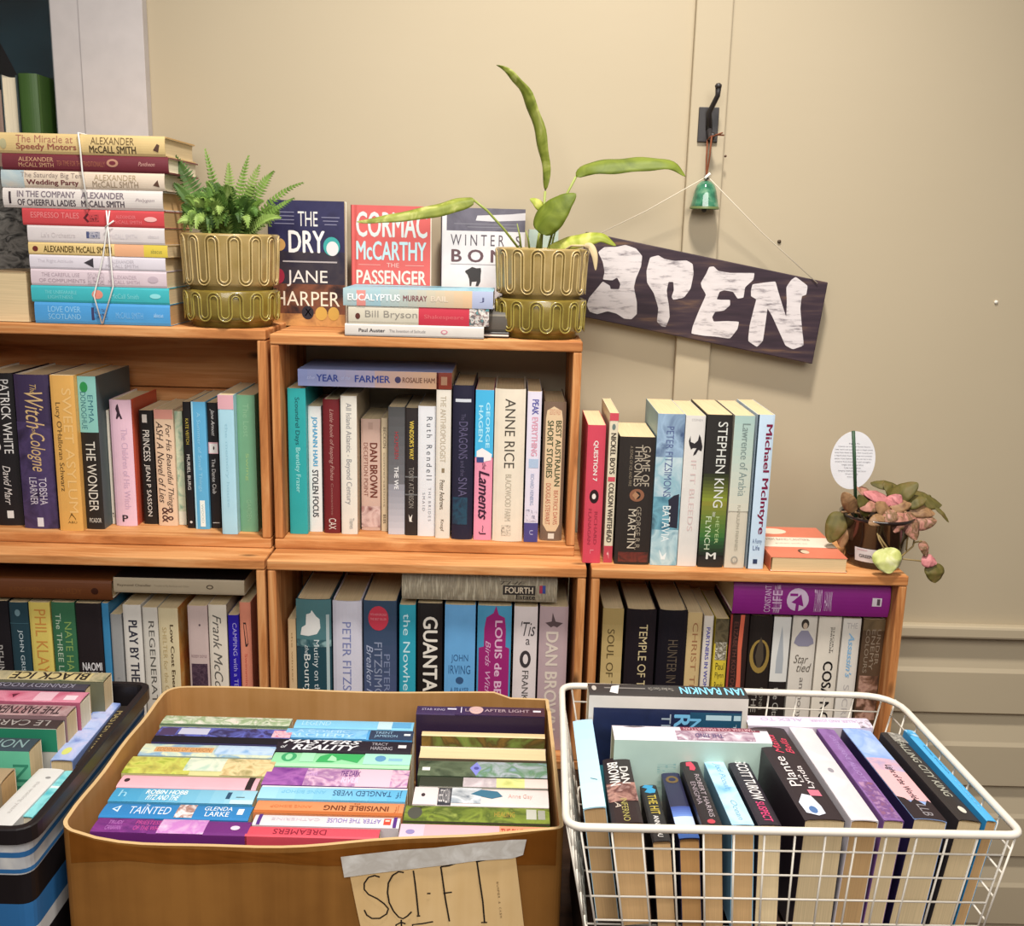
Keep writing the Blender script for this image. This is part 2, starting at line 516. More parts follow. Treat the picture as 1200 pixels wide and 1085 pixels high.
# ================================================================== table
TZ = 0.742
t = thing('table', 'long dark wooden table carrying the crates, boxes and wire basket', 'table', (-0.4, -0.3, 0.0))
mb = MB(); mb.box((-1.0, -0.44, TZ-0.03), (1.004, WALLY+0.288, TZ), wood(('1e130c', '2c1c11', '382416'), 0)); mb.build('table_top', t, bevel=0.003)
for sx in (-0.93, 0.94):
    for sy in (-0.38, 0.44):
        mb = MB(); mb.box((sx-0.035, sy-0.035, 0.0), (sx+0.035, sy+0.035, TZ-0.03), wood(('1e130c', '2c1c11', '382416'), 2)); mb.build('leg', t, bevel=0.003)

# ================================================================== crates
def crate(label, x0, x1, yf, yb, z0, z1, back=True, th=0.0165, slats=3):
    cx, cy = (x0+x1)/2, (yf+yb)/2
    r = thing('wooden_crate', label, 'crate', (cx, cy, z0), 'wooden box crates')
    o = Vector((cx, cy, z0))
    def board(name, lo, hi, ax, sc=1.0):
        mb = MB(); off = random.uniform(-3, 3)
        mb.box(tuple(Vector(lo)-o), tuple(Vector(hi)-o), wood(CRATE, ax, sc))
        b = mb.build(name, r, bevel=0.0022)
        return b
    board('top_board', (x0, yf, z1-th), (x1, yb, z1), 0)
    board('bottom_board', (x0, yf, z0), (x1, yb, z0+th), 0, 1.15)
    board('side_board', (x0+0.0004, yf+0.001, z0+th+0.0003), (x0+th*0.86, yb, z1-th-0.0003), 2)
    board('side_board', (x1-th*0.86, yf+0.001, z0+th+0.0003), (x1-0.0004, yb, z1-th-0.0003), 2, 1.1)
    if back:
        H = z1-z0-2*th-0.001
        for k in range(slats):
            a = z0+th+0.0005+H*k/slats; c = a+H/slats-0.0015
            board('back_board', (x0+th, yb-0.012, a), (x1-th, yb-0.001, c), 0, 0.8)
    return r
UZ, UT, TH = 1.0921, 1.4425, 0.0165
LY = -0.060
crate('upper left wooden crate with planked back, below the string-tied stack', -0.930, -0.3865, 0.0, 0.2125, UZ, UT+0.005)
crate('upper middle wooden crate open at the back, directly under the face-out books', -0.3805, 0.1085, 0.0, 0.2125, UZ, UT-0.001, back=False)
crate('lower left wooden crate behind the black tub', -0.930, -0.3835, LY, 0.140, TZ, UZ-0.0003)
crate('lower middle wooden crate behind the cardboard box', -0.3800, 0.1250, LY, 0.140, TZ, UZ-0.0003)
crate('lower right wooden crate with the pink-leaved pot plant on top', 0.1325, 0.6335, LY, 0.130, TZ, UZ-0.0003)

# ================================================================== books standing in the crates
zu = UZ+TH+0.0003
g = 'books standing in the upper left crate'
row([
 bk((-22, 16.5, 437, -14, 25, 615), '1c181b', 'black hardback cut off by the left picture edge, upper left crate',
    [T('PATRICK WHITE', .04, .52, .62, .88, 'd8d4d0'), T('LETTERS', .06, .50, .14, .52, 'e8e4dc', 'b'), T('David Marr', .60, .86, .52, .74, 'cfc8c4', 'i'), P(.90, .95, .55, .74, 'd8d4d0')], k=HARD),
 bk((17, 57.5, 439, 27, 66.5, 619), '3a2d4c', 'dark purple book with curly gold title in the upper left crate',
    [A(.3, 1, 0, 1, ('2a2038', '4a3b62', '372b4c'), 25), T('The', .06, .12, .48, .66, 'b89a68', 'i'), T('Witch', .11, .34, .30, .82, 'c8a878', 'i'), T('of', .34, .38, .45, .6, 'b89a68', 'i'), T('Cologne', .37, .62, .26, .80, 'c8a878', 'i'),
     T('TOBSHA', .66, .84, .54, .76, 'c8c0cc'), T('LEARNER', .66, .84, .26, .48, 'c8c0cc'), P(.925, .985, .42, .60, 'd8d4d8')], k=HARD),
 bk((58.5, 90, 440, 69, 95, 622), 'dba759', 'yellow-orange book beside the purple one in the upper left crate',
    [T('SWEET ASYLUM', .08, .88, .48, .86, 'e4ba78'), T('Lucy O\'Halloran Schwarz', .17, .74, .12, .40, '5c4424'), G([(.93, .4), (.88, .55), (.93, .72), (.92, .72), (.895, .55), (.92, .44)], '6a4c20'), T('A&U', .935, .95, .38, .76, '6a4c20', 'u')]),
 bk((92.5, 113.5, 441, 96.5, 124, 620), '28231f', 'dark book with pale teal top third, upper left crate',
    [P(0, .36, 0, 1, '86bdb4'), E(.035, .105, .12, .56, '2f8a4c'), T('EMMA', .12, .30, .52, .80, '3c6e78'), T('DONOGHUE', .10, .34, .12, .42, '3c6e78'), T('THE WONDER', .42, .88, .24, .76, 'd8d2c4'), T('PICADOR', .925, .955, .2, .86, 'd8d2c4', 'u')], side='4b5a5c', w=.155),
 bk((124.5, 128.5, 481, 126.5, 133, 614), 'd8d0c0', 'thin cream book squeezed left of the pale pink one, upper left crate', [T('P', .9, .94, .3, .8, '44403a')]),
 bk((129.5, 154, 468.5, 134, 159.5, 616), 'e2bccb', 'pale pink book with small black figure on top of spine, upper left crate',
    [G([(.04, .36), (.03, .42), (.06, .46), (.10, .5), (.145, .6), (.15, .52), (.125, .46), (.15, .36), (.145, .30), (.10, .36), (.07, .30)], '3a2a34'), T('The Children of His Witch', .22, .86, .50, .78, 'c7a6bd'), T('P', .91, .965, .34, .62, '3a3036', 'bu')], side='c7553c', k=HARD, w=.15),
 bk((164, 180.5, 481, 166.5, 182, 614), '1d1917', 'small black book with white title, just right of the pale pink one',
    [P(.035, .105, .25, .60, 'cfc9c0'), T('PRINCESS', .17, .44, .24, .72, 'd8d2c8'), T('JEAN P SASSON', .47, .93, .24, .66, 'd8d2c8')]),
 bk((181.5, 204.5, 480, 184, 206, 616), 'dfc0a2', 'cream and pink book covered in dark handwriting, upper left crate',
    [P(0, .08, .02, .98, 'cd8f80'), T('For His Beautiful Things', .12, .86, .50, .88, '43302a', 'i'), T('ASH A Novel of Lies', .10, .80, .10, .46, '43302a', 'i'), T('&&', .84, .97, .2, .8, '50302c')]),
 bk((206, 214, 482, 207.5, 217, 615), 'a9b89a', 'narrow green and white book with no readable title, upper left crate', [A(0, .88, 0, 1, ('7fa088', 'c8cdb0', '9fb89c'), 50), P(.88, 1, 0, 1, 'd8d6c4')]),
 bk((215, 224.5, 471, 218, 226, 619), '191618', 'slim black book with yellow and white lettering left of the bright blue one',
    [T('KATE VEITCH', .13, .33, .30, .70, 'b7a242'), T('MURIEL BURG', .41, .69, .30, .70, 'cfcac4'), E(.94, .96, .35, .7, 'cfcac4')]),
 bk((226, 242, 471, 227, 244, 620), '5fabd3', 'bright blue book with white label at its foot, upper left crate',
    [P(0, 1, 0, .12, 'a8d4e4'), T('A Summer of Small Things', .08, .70, .30, .62, '8fc8e2'), P(.77, .98, .36, .72, 'e4ebe6'), T('WOOD', .8, .95, .46, .62, '9ab4b4')]),
 bk((243.5, 256, 472, 245, 257, 619), '1d1a1c', 'black book with small white picture square mid-spine, upper left crate',
    [T('Jane Arnott', .05, .26, .30, .72, 'c8c4c0', 'i'), P(.31, .40, .04, .96, 'dca9b0'), P(.32, .395, .14, .90, 'e8e2dc'), E(.34, .37, .48, .62, '2a2020'), T('The Dante Club', .44, .72, .30, .66, 'c8c4c0'), P(.952, .958, .2, .85, 'c8c4c0')]),
 bk((257, 275.5, 463, 258, 277.5, 626), 'a9d3e2', 'pale blue book with pink top band, upper left crate', [P(0, .10, 0, 1, 'd7a4ac'), T('the memory house', .2, .8, .35, .6, '98c4d4')]),
 bk((277.5, 299, 463, 279, 301, 623), '6f9f7c', 'green book at the right end of the upper left crate', [T('The Lost', .06, .30, .34, .66, '87b18c'), T('Swing', .42, .62, .38, .6, '9ab87c'), T('GARDEN', .76, .92, .4, .66, '87b18c')]),
], zu, 0.012, 0.075, g, wmax=.176)

g = 'books standing in the upper middle crate'
row([
 bk((336.5, 357, 455, 340, 361, 625), '2c9fa0', 'teal book at the left end of the upper middle crate',
    [T('Scoundrel Days', .06, .38, .34, .66, '1d4c52'), T('Brentley Frazer', .40, .71, .34, .66, '9fdcd8')], Y=.030),
 bk((360.5, 375.5, 476, 363, 378, 621), 'dfdfdc', 'white book with blue and black capitals beside the teal one',
    [T('JOHANN HARI', .08, .47, .24, .72, '4a9cc4', 'b'), T('STOLEN FOCUS', .50, .88, .26, .74, '3c3c40', 'b')], Y=.045),
 bk((378.5, 397, 468, 379.5, 399, 623), '6d1f24', 'dark red hardback between two white spines, upper middle crate',
    [T('Little book of leaping Fishes', .07, .60, .36, .66, 'b48a80', 'i'), T('Constantine', .62, .86, .46, .6, '9a6a62'), T('CAX', .885, .97, .3, .75, 'd8ccc4')], k=HARD, Y=.040),
 bk((398.5, 416.5, 464, 400.5, 420, 625), 'ddd8cc', 'thick cream book with faint grey script, upper middle crate',
    [T('All Island Atlantic - Beyond Century', .05, .78, .24, .68, '8a8a8c'), T('Thames', .88, .96, .5, .8, '9a9a98')], side='b7a88c', Y=.036, w=.15),
 bk((423, 445, 491, 423.5, 446, 618.5), 'c9aa9b', 'pinkish beige paperback with dark brown capitals, upper middle crate',
    [P(.03, .09, .38, .62, 'b89a8c'), T('DAN BROWN', .21, .70, .46, .86, '6a3428', 'b'), T('DECEPTION POINT', .21, .69, .14, .36, '8a5a4c'), A(.78, .97, 0, 1, ('7a4c4a', 'd4b8b0', '9a6a66'), 40)], Y=.062),
 bk((446.5, 454, 490, 446.5, 454.5, 620), 'cbb898', 'thin beige book right of the pinkish beige paperback', [T('BECKON', .08, .26, .3, .75, '5c4c3c'), T('conversations', .30, .78, .35, .65, '8a7a64'), T('BB', .85, .93, .3, .7, '6a5a48')], Y=.058),
 bk((455, 474, 477, 455, 474.5, 624), '5b5b5c', 'grey book fading to pale foot with red lettering, upper middle crate',
    [B(0, .6, 0, 1, '4c4c4c', '6f6e72', 8), B(.6, 1, 0, 1, '8a8a92', 'c4c4cc', 8), T('HOLMGREN', .19, .40, .38, .62, 'a83a40'), T('THE WE', .46, .64, .36, .62, 'e0e0e0', 'b')], Y=.042),
 bk((474.5, 489.5, 478, 475, 489, 625), '2b2524', 'dark book with yellow title, left of the white book of widely spaced letters',
    [T('WINDSOR\'S WAY', .10, .40, .34, .70, 'd2b84c', 'b'), P(.53, .54, 0, 1, '6a6a6a'), T('TONY ATCHISON', .46, .78, .3, .7, '8e8880'), P(.67, .68, 0, 1, '6a6a6a'), G([(.83, .3), (.86, .42), (.83, .6), (.88, .52), (.89, .62), (.89, .36)], 'e0dcd4')], Y=.038),
 bk((490, 510, 476, 489.5, 510.5, 625), 'dcdde0', 'white book with widely spaced grey letters down its spine',
    [T('R u t h   R e n d e l l', .08, .56, .48, .80, '55565c'), T('T H E  B R I D E S', .62, .88, .60, .76, '8a8a90'), T('S M A I D', .66, .80, .26, .42, '8a8a90')], Y=.036),
 bk((511, 528, 457, 510.5, 527.5, 630), 'ddd6c9', 'tall cream book under the right end of the lying blue book',
    [T('THE ANTHROPOLOGIST', .04, .48, .28, .66, 'b3a690'), T('-', .52, .55, .4, .6, '8a7a60'), T('Peter Andrews', .60, .80, .28, .62, '5a4a34'), T('Knopf', .87, .95, .3, .6, '6a5a44')], Y=.026),
 bk((531, 556, 451.5, 529, 553, 632), '201f34', 'navy hardback with dim title beside the half blue half pink spine',
    [P(.085, .105, .12, .86, 'c8ccd4'), T('The', .18, .22, .4, .6, '55506a'), T('DRAGONS', .23, .47, .30, .72, '5c5674'), T('and the', .48, .58, .4, .6, '55506a'), T('SNAKES', .59, .82, .30, .72, '5c5674'), A(.72, .9, .05, .75, ('20263c', '24485c', '1f2236'), 60)], k=HARD, Y=.024),
 bk((558, 579.5, 457, 554.5, 575, 632), 'e592aa', 'half blue, half pink book with swirly black title, upper middle crate',
    [P(0, .44, 0, 1, '46aeda'), T('GEORGE', .08, .38, .58, .80, 'a8dcec', 'b'), T('HAGEN', .10, .34, .18, .42, 'a8dcec', 'b'), G([(.40, .1), (.38, .4), (.40, .7), (.42, .95), (.46, .9), (.47, .5), (.45, .1)], 'e8e4e4'), P(.44, .475, .1, .5, '3c4c80'),
     T('the', .48, .52, .42, .66, '5a2440', 'i'), T('Laments', .53, .86, .24, .84, '3a1c30', 'bi'), T('~J', .9, .96, .3, .7, '3a1c30')], Y=.022),
 bk((580.5, 617, 456, 576.5, 611, 634), 'e2d7c3', 'thick cream book with large black author capitals near right end',
    [T('ANNE RICE', .06, .51, .34, .68, '4c463e'), T('BLACKWOOD FARM', .55, .86, .40, .60, 'b4aa96'), A(.89, .96, .3, .62, ('6a5e50', 'e2d7c3', '7a6e60'), 180)], k=HARD, Y=.020),
 bk((619, 636, 459, 613.5, 629, 635), 'dcd6e4', 'white book with indigo foot and pink letters, upper middle crate',
    [T('PEAK', .05, .15, .34, .80, '55549c', 'b'), T('EVERYTHING', .165, .42, .34, .78, 'd79aac', 'b'), P(.44, .50, .2, .9, 'a9bcd4'), T('RICHARD HEINBERG', .54, .75, .36, .62, '8f9cb8'), A(.78, .86, .1, .9, ('6a6a80', 'dcd6e4', 'b4b4c4'), 150), P(.87, 1, 0, 1, '4b4680'), T('U', .92, .95, .4, .65, 'b0b0d0')], Y=.018),
 bk((638.5, 664, 471, 632, 658, 633), '76604f', 'brown book with cream panel at the right end of the upper middle crate',
    [G([(.03, .45), (.06, .15), (.12, .10), (.88, .10), (.93, .3), (.93, .7), (.88, .86), (.12, .86), (.06, .8)], 'd8bd98'), T('GEORGE WALSH', .05, .09, .25, .75, 'b87a64', 'u'), T('BEST AUSTRALIAN', .13, .60, .56, .82, '4c5238', 'b'), T('SHORT STORIES', .13, .54, .18, .46, '4c5238', 'b'), T('BEATRICE DAVIS', .63, .88, .56, .76, 'b4604c'), T('DOUGLAS STEWART', .58, .88, .2, .42, 'b4604c'), P(.945, .985, .36, .64, 'd8d0c0')], k=HARD, Y=.030),
], zu, 0.012, 0.085, g, wmax=.188)

zl = TZ+TH+0.0004
g = 'books standing in the lower left crate'
LB = LY+0.035
row([
 bk((-30, 8, 704, 0, 0, None), '1c181c', 'black book at the left picture edge, lower left crate', [T('BEHIND A CO', .32, .80, .5, .75, 'a8a4a0')]),
 bk((9.5, 31, 706, 0, 0, None), '26404a', 'dark teal book left of the yellow one, lower left crate', [E(.05, .10, .3, .6, '6c8890'), P(.15, .155, 0, 1, '40606a'), T('JOHN GRISHAM', .20, .64, .38, .66, 'c0ccd0'), T('BOOK', .72, .95, .3, .7, 'c0ccd0')]),
 bk((32.5, 57, 706, 0, 0, None), 'dcc566', 'yellow book with blue jet drawing, lower left crate',
    [T('PHIL KLAY', .05, .52, .26, .80, 'c98a44'), G([(.52, .82), (.60, .62), (.62, .9), (.66, .92), (.66, .62), (.69, .7), (.71, .6), (.69, .52), (.71, .35), (.69, .35), (.66, .42), (.66, .06), (.62, .16), (.60, .44)], '28508a'), T('MISSIONARIES', .74, .97, .3, .7, 'c98a44')]),
 bk((59, 86, 706, 0, 0, None), '3a6c4c', 'dark green book with white script, lower left crate', [T('The THREE LIVES OF ALIX', .08, .92, .16, .40, 'b8c8b0'), T('NATE HART', .14, .60, .54, .84, '88a45c')]),
 bk((87.5, 117, 707, 0, 0, None), '261f21', 'dark book with white and blue block capitals low on its spine, lower left crate',
    [T('NAOMI', .43, .49, .14, .92, 'dcd8d8', 'bu'), T('KLEIN', .50, .56, .14, .92, 'dcd8d8', 'bu'), T('THIS', .57, .64, .18, .92, '4a9cc8', 'bu'), T('CHANGES', .65, .71, .14, .92, 'd8d4d4', 'bu'), T('EVERYTHING', .73, .79, .14, .92, '4a9cc8', 'bu')]),
 bk((118, 126, 707, 0, 0, None), '3d84b0', 'slim bright blue book in the lower left crate, beside the dark one'),
 bk((128.5, 141.5, 720, 0, 0, None), '9b9a98', 'silver grey book with no readable title, lower left crate', [T('LIAR', .5, .62, .35, .6, '85858a')]),
 bk((143, 164, 709, 0, 0, None), 'd9d3ca', 'off-white book with heavy black title, first of the white ones, lower left crate', [T('PLAY BY THE RULES', .11, .80, .28, .78, '33323e', 'b')]),
 bk((166, 183.5, 712, 0, 0, None), 'd3ccc0', 'cream book with widely spaced grey capitals, lower left crate', [T('REGENERATION', .10, .92, .38, .76, '5a5650')]),
 bk((184.5, 207.5, 713, 0, 0, None), 'd6c6a0', 'cream book with orange front cover and brown title, lower left crate', [T('Low Cost Energy-Efficient', .12, .95, .52, .76, '55432c', 'b'), T('SHELTER for the OWNER', .14, .80, .18, .40, 'b8a274')], side=(('c9603c', 'd99a4c', 'e0c48c'), 18), w=.15),
 bk((219, 242, 710, 0, 0, None), 'c6b0aa', 'pinkish grey book with dark square picture on its spine', [E(.13, .145, .55, .65, '5a4a50'), T('RODDY DOYLE', .355, .375, .12, .9, '8c6c70', 'u'), A(.42, .60, .10, .92, ('3c2a38', '5a4450', '3c2a38', '6a5460'), 130), T('PADDY CLARKE', .63, .67, .12, .9, '8c6c70', 'u')]),
 bk((243.5, 264.5, 709, 0, 0, None), 'ddd2c2', 'off-white book with large grey italic name, lower left crate', [T('Frank McCourt', .07, .74, .22, .70, '5c5852', 'i'), P(.80, .84, .0, .9, '2c2a2c')], side='b0a08c'),
 bk((266.5, 279, 721, 0, 0, None), '2a1e9c', 'vivid indigo book near the right end of the lower left crate', [T('CAMPING with a TEDDY LADIES', .06, .88, .42, .80, 'a8a0d8')]),
 bk((280, 293, 706, 0, 0, None), 'd98a70', 'orange-pink book at the right end of the lower left crate', [G([(.14, .3), (.14, .55), (.29, .72), (.31, .6), (.31, .45)], '3c2a28'), G([(.15, .36), (.155, .52), (.285, .66), (.295, .55)], 'd98a70'), T('Swimming to Ithaca Me', .36, .95, .3, .6, 'c05a48')]),
], zl, 0, 0, g, ydef=LB, wmax=.117)

g = 'books standing in the lower middle crate'
row([
 bk((337, 346, 726, 0, 0, None), 'c9ad84', 'small tan book at the far left of the lower middle crate', [T('the winter', .1, .5, .4, .6, '8a6a44'), P(.58, 1, 0, 1, '2a1c18')]),
 bk((346.5, 387.5, 702, 0, 0, None), '24444e', 'dark teal hardback with white sailing ship, lower middle crate',
    [P(0, .27, 0, 1, '4c7478'), A(.27, .32, 0, 1, ('5c8488', '2c5058', '88a8a8'), 70), P(.1, 1, .86, .95, 'a8b8b8'), G([(.24, .12), (.19, .16), (.17, .28), (.10, .30), (.09, .42), (.07, .46), (.09, .52), (.11, .58), (.13, .68), (.19, .70), (.23, .60), (.245, .35)], 'd8d8d4'),
     T('Mutiny on the', .27, .66, .46, .66, 'c8d0d0'), T('the', .31, .37, .24, .36, 'c8d0d0', 'i'), T('Bounty', .37, .64, .16, .40, 'd8dcd8'), P(.70, .71, .1, .7, '7c9098'), T('PETER FITZSIMONS', .74, .95, .3, .6, '9ab0b4')], k=HARD),
 bk((389.5, 423.5, 704, 0, 0, None), 'cfccd8', 'pale lavender book with grey-blue name running down, lower middle crate', [T('PETER FITZSIMONS', .14, .88, .34, .64, '777eac')], k=HARD),
 bk((426, 464.5, 704, 0, 0, None), '3f5476', 'slate blue book with red circle at top, lower middle crate', [B(0, 1, 0, 1, '34485e', '55587e', 10), E(.035, .20, .14, .76, 'bf3a4c'), T('WITH NEW EPILOGUE', .085, .10, .2, .7, 'd88a90', 'u'), T('THE BEST SELLER', .115, .13, .2, .7, 'd88a90', 'u'), T('FITZSIMONS', .28, .78, .32, .56, '8c94ac'), T('PETER', .36, .62, .62, .80, '7c86a4'), T('Breaker Morant', .30, .86, .08, .28, 'a4acc4', 'i')]),
 bk((468, 487, 709, 0, 0, None), '2f9db2', 'turquoise book beside the slate blue one with red circle', [T('the Nowhere Man', .06, .93, .24, .66, 'c4e4ea')]),
 bk((489.5, 518.5, 707, 0, 0, None), '1f1a1a', 'black book with huge white capitals, lower middle crate', [T('GUANTANAMO', .09, .98, .22, .82, 'e4dcd0', 'b')]),
 bk((521.5, 557.5, 709, 0, 0, None), '69a7d9', 'sky blue book with small upright title, lower middle crate',
    [T('JOHN', .34, .40, .22, .78, '35608c', 'u'), T('IRVING', .415, .475, .14, .86, '35608c', 'u'), E(.495, .545, .38, .64, '35557c'), T('A PRAYER', .57, .605, .2, .82, '35608c', 'u'), T('FOR OWEN', .62, .655, .14, .86, '35608c', 'u'), T('MEANY', .67, .705, .24, .76, '35608c', 'u')]),
 bk((560, 600, 710, 0, 0, None), '4a93b8', 'blue book with magenta tower shape, lower middle crate',
    [G([(.0, .54), (.06, .62), (.08, .80), (.16, .84), (.28, .84), (.29, .95), (1, .95), (1, .05), (.29, .05), (.28, .2), (.16, .2), (.08, .26), (.05, .46)], '98266c'), T('LOUIS de BERNIERES', .10, .98, .52, .74, 'd8b0c8', 'b'), T('Birds Without Wings', .24, .98, .20, .40, 'd0a0c0', 'i')]),
 bk((603, 630.5, 711, 0, 0, None), 'ded2d0', 'whitish book with black wreath mark, lower middle crate',
    [T("'Tis", .10, .20, .30, .92, '4c4648', 'iu'), T('a', .22, .26, .52, .70, '4c4648', 'u'), E(.30, .42, .28, .76, '3c3638'), E(.325, .395, .42, .64, 'ded2d0'), T('FRANK McCOURT', .44, .98, .40, .68, '55504e')], side='c4b4b0'),
 bk((633, 666.5, 711, 0, 0, None), 'b79fa2', 'dusty pink book with cream outlined capitals, lower middle crate',
    [G([(.04, .45), (.10, .42), (.11, .2), (.14, .4), (.13, .5), (.14, .62), (.11, .82), (.10, .56)], '5a4a4c'), T('DAN BROWN', .17, .86, .24, .68, 'd8cabc', 'b')]),
], zl, 0, 0, g, ydef=LB, wmax=.117)

g = 'books standing in the lower right crate'
row([
 bk((707, 731.5, 713, 0, 0, None), '6b5b34', 'gold and olive paperback at the left end of the lower right crate', [B(0, .66, 0, 1, 'a8905c', 'c4ac78', 6), B(.66, 1, 0, 1, '7a6a44', '3c3620', 6), T('SOUL OF THE FIRE', .14, .82, .26, .60, '5c4c2c')]),
 bk((735, 770, 714, 0, 0, None), '1e171c', 'thick black hardback with cream capitals, second in the lower right crate', [T('TEMPLE OF THE WINDS', .10, .88, .44, .72, 'cbb98e')], k=HARD, pg='c', w=.16),
 bk((773, 806.5, 715, 0, 0, None), '17131a', 'thick black hardback with pink lettered foot, lower right crate', [T('HUNTER IN RED', .20, .62, .36, .70, '5c5042'), P(.80, .89, 0, 1, 'b86c9c'), T('GOODKIND', .82, .87, .05, .95, 'f0d8e4', 'bu')], k=HARD, w=.16),
 bk((807, 824, 718, 0, 0, None), 'c9ae7c', 'tan book right of two black hardbacks, lower right crate', [T('CHRIST THE LORD', .07, .92, .36, .74, '9c6e4c')], w=.15),
 bk((826, 837, 722, 0, 0, None), 'd9d0c4', 'slim white book with blue and red title, lower right crate', [T('PARTNERS IN WOMEN', .08, .58, .3, .7, '5a58a0', 'b'), T('DEWEY', .62, .88, .3, .7, '8a4c48')]),
 bk((839.5, 855, 725, 0, 0, None), 'd2bb3c', 'yellow book with dark olive top, lower right crate', [A(0, .18, 0, 1, ('4a4230', '6a5e44', '3c3424'), 60), A(.17, .30, .1, .95, ('e0d8c8', '5a5038', 'e8e0d0'), 150)]+[T(w_, .32+.07*i_, .37+.07*i_, .2, .85, '4c4420', 'u') for i_, w_ in enumerate(('Paul', 'Flynn', 'Reads', 'the', 'Fern', 'Tours', '', 'Salad', 'in', 'Bones')) if w_]),
 bk((857, 879, 720, 0, 0, None), '33201d', 'dark brown book with orange-red stripe, lower right crate', [P(0, 1, 0, .10, '9a4034'), G([(0, .52), (.2, .46), (.45, .52), (.6, .48), (.9, .54), (.98, .5), (.95, .74), (.7, .70), (.5, .76), (.25, .68), (0, .74)], 'd0664c'), T('ELIZABETH KOSTOVA', .05, .55, .20, .42, '6a4038')], k=HARD),
 bk((880.5, 907, 722, 0, 0, None), '241d1a', 'black book with gold wreath emblem, lower right crate', [E(.16, .40, .06, .94, '93793e'), E(.175, .36, .2, .8, '241d1a'), G([(.14, .5), (.2, .62), (.3, .68), (.36, .55), (.36, .42), (.28, .3), (.2, .38)], '4a4034'), T('THE FAMILY', .53, .98, .28, .50, 'a8a298'), T('CONN', .50, .66, .62, .78, '8a8478')], k=HARD),
 bk((908, 928, 723, 0, 0, None), '231d1c', 'book with white tower drawing above black lower half, lower right crate', [P(0, .46, 0, 1, 'd8d6d0'), G([(.06, .5), (.13, .58), (.20, .64), (.3, .72), (.40, .72), (.40, .3), (.3, .3), (.2, .38), (.13, .44)], 'a8acb0'), T('the Citadel', .50, .80, .30, .64, 'a8a49c')]),
 bk((930.5, 959, 722, 0, 0, None), 'd6cec2', 'off-white book with small drawn figure at top of spine, lower right crate',
    [E(.02, .09, .34, .66, '3c342e'), E(.045, .09, .42, .6, 'c4ae98'), G([(.10, .36), (.10, .64), (.16, .88), (.19, .92), (.20, .8), (.21, .7), (.21, .3), (.19, .1), (.15, .16)], '8a8698'), T('Star', .27, .33, .15, .75, '6a6258', 'iu'), T('tied', .33, .39, .3, .9, '6a6258', 'iu'), T('anthony', .43, .73, .40, .66, '77706a'), T('seidel', .77, .95, .40, .68, '77706a')]),
 bk((961, 987.5, 723, 0, 0, None), 'dcd3c4', 'cream book with heavy smeared black capitals, lower right crate', [T('JOHN FOLLAIN', .07, .25, .52, .62, '55504a', 'b'), T('SHORT', .07, .25, .64, .72, '55504a'), T('COSA NOSTRA', .31, .98, .34, .78, '1d1a1a', 'b')]),
 bk((989.5, 1010.5, 725, 0, 0, None), 'd8d2c8', 'white book with pale blue italic letters, lower right crate', [T('THE', .03, .07, .2, .8, 'b4aeaa', 'u'), T("Assassin's", .10, .42, .36, .70, '86b0d0', 'bi'), T('SECRET', .47, .80, .34, .66, 'b4aeaa'), T('Ann', .83, .93, .4, .62, '8a8480')]),
 bk((1013, 1038.5, 726, 0, 0, None), '54402f', 'brown book with fighting scene at the right end of the lower right crate', [A(.0, .08, 0, 1, ('5a4a34', '7a664a'), 40), T('UNDER', .07, .32, .66, .84, '8c7c6a'), T('ENEMY', .07, .36, .42, .60, '8c7c6a'), T('COLOURS', .07, .38, .16, .34, '8c7c6a'), A(.40, .72, .05, .95, ('3a2a22', '6a4a38', 'b08a78', '5c2c28'), 45), P(.76, 1, 0, 1, '241e1c'), T('TERRY', .8, .97, .5, .75, '8a8078')]),
], zl, 0, 0, g, ydef=LB, wmax=.117)

# ------------------------------------------------------------------ books lying on the standing ones
def lying(xl, xr, yt, yb, Y, zbot, spec, label, group, w=.13, thick=None, **kw):
    """lies flat, spine to the front, head to the left"""
    u = (xl+xr)/2
    X0, X1 = onY(xl, (yt+yb)/2, Y).x, onY(xr, (yt+yb)/2, Y).x
    z1 = onY(u, yt, Y).z
    t = thick or (z1-zbot)
    return book(basis(ZA, YA, -XA, (X1, Y, zbot+t/2)), t-0.0004, X1-X0, w, spec[0], spec[1], label, group, **kw), zbot+t
gl = 'books lying flat on top of standing books'
def rest(u, y, Y): return onY(u, y, Y).z
lying(349, 529.5, 434.5, 456, .028, rest(440, 456.3, .03)+.0030, ('8f9ccb', B(0, .5, 0, 1, '8a98ca', 'b4a8bc', 8)+B(.5, .9, 0, 1, 'c4a8a4', 'd9ae8a', 8)+
     [P(.90, 1, 0, 1, '8a3c2c'), P(.90, .915, 0, 1, '6a2420'), T('the', .06, .11, .42, .62, 'b4bce0', 'i'), T('YEAR', .12, .265, .30, .72, '3a4a94', 'b'), T('of the', .28, .34, .42, .66, 'b4bce0', 'i'), T('FARMER', .37, .60, .30, .72, '3a4a94', 'b'), E(.63, .67, .3, .7, '4a4468'), T('ROSALIE HAM', .68, .89, .34, .66, '7a5444', 'b'), P(.93, .97, .25, .75, 'b48a6c')]),
     'pale blue to peach book lying flat across the upper middle crate', gl, w=.14)
z0 = rest(60, 703.5, LB)+.004
lying(-40, 131, 679, 704, LB-.004, z0, ('6c3c1e', [T('JUDGEMENT', .30, .55, .3, .6, '7c4a28'), T('HARDY', .62, .80, .3, .6, '7c4a28'), E(.86, .91, .3, .65, '3c1c10')]),
     'brown leather-look hardback lying flat at the left in the lower left crate', gl, w=.14, kind=HARD)
z0 = rest(205, 702.5, LB)+.010
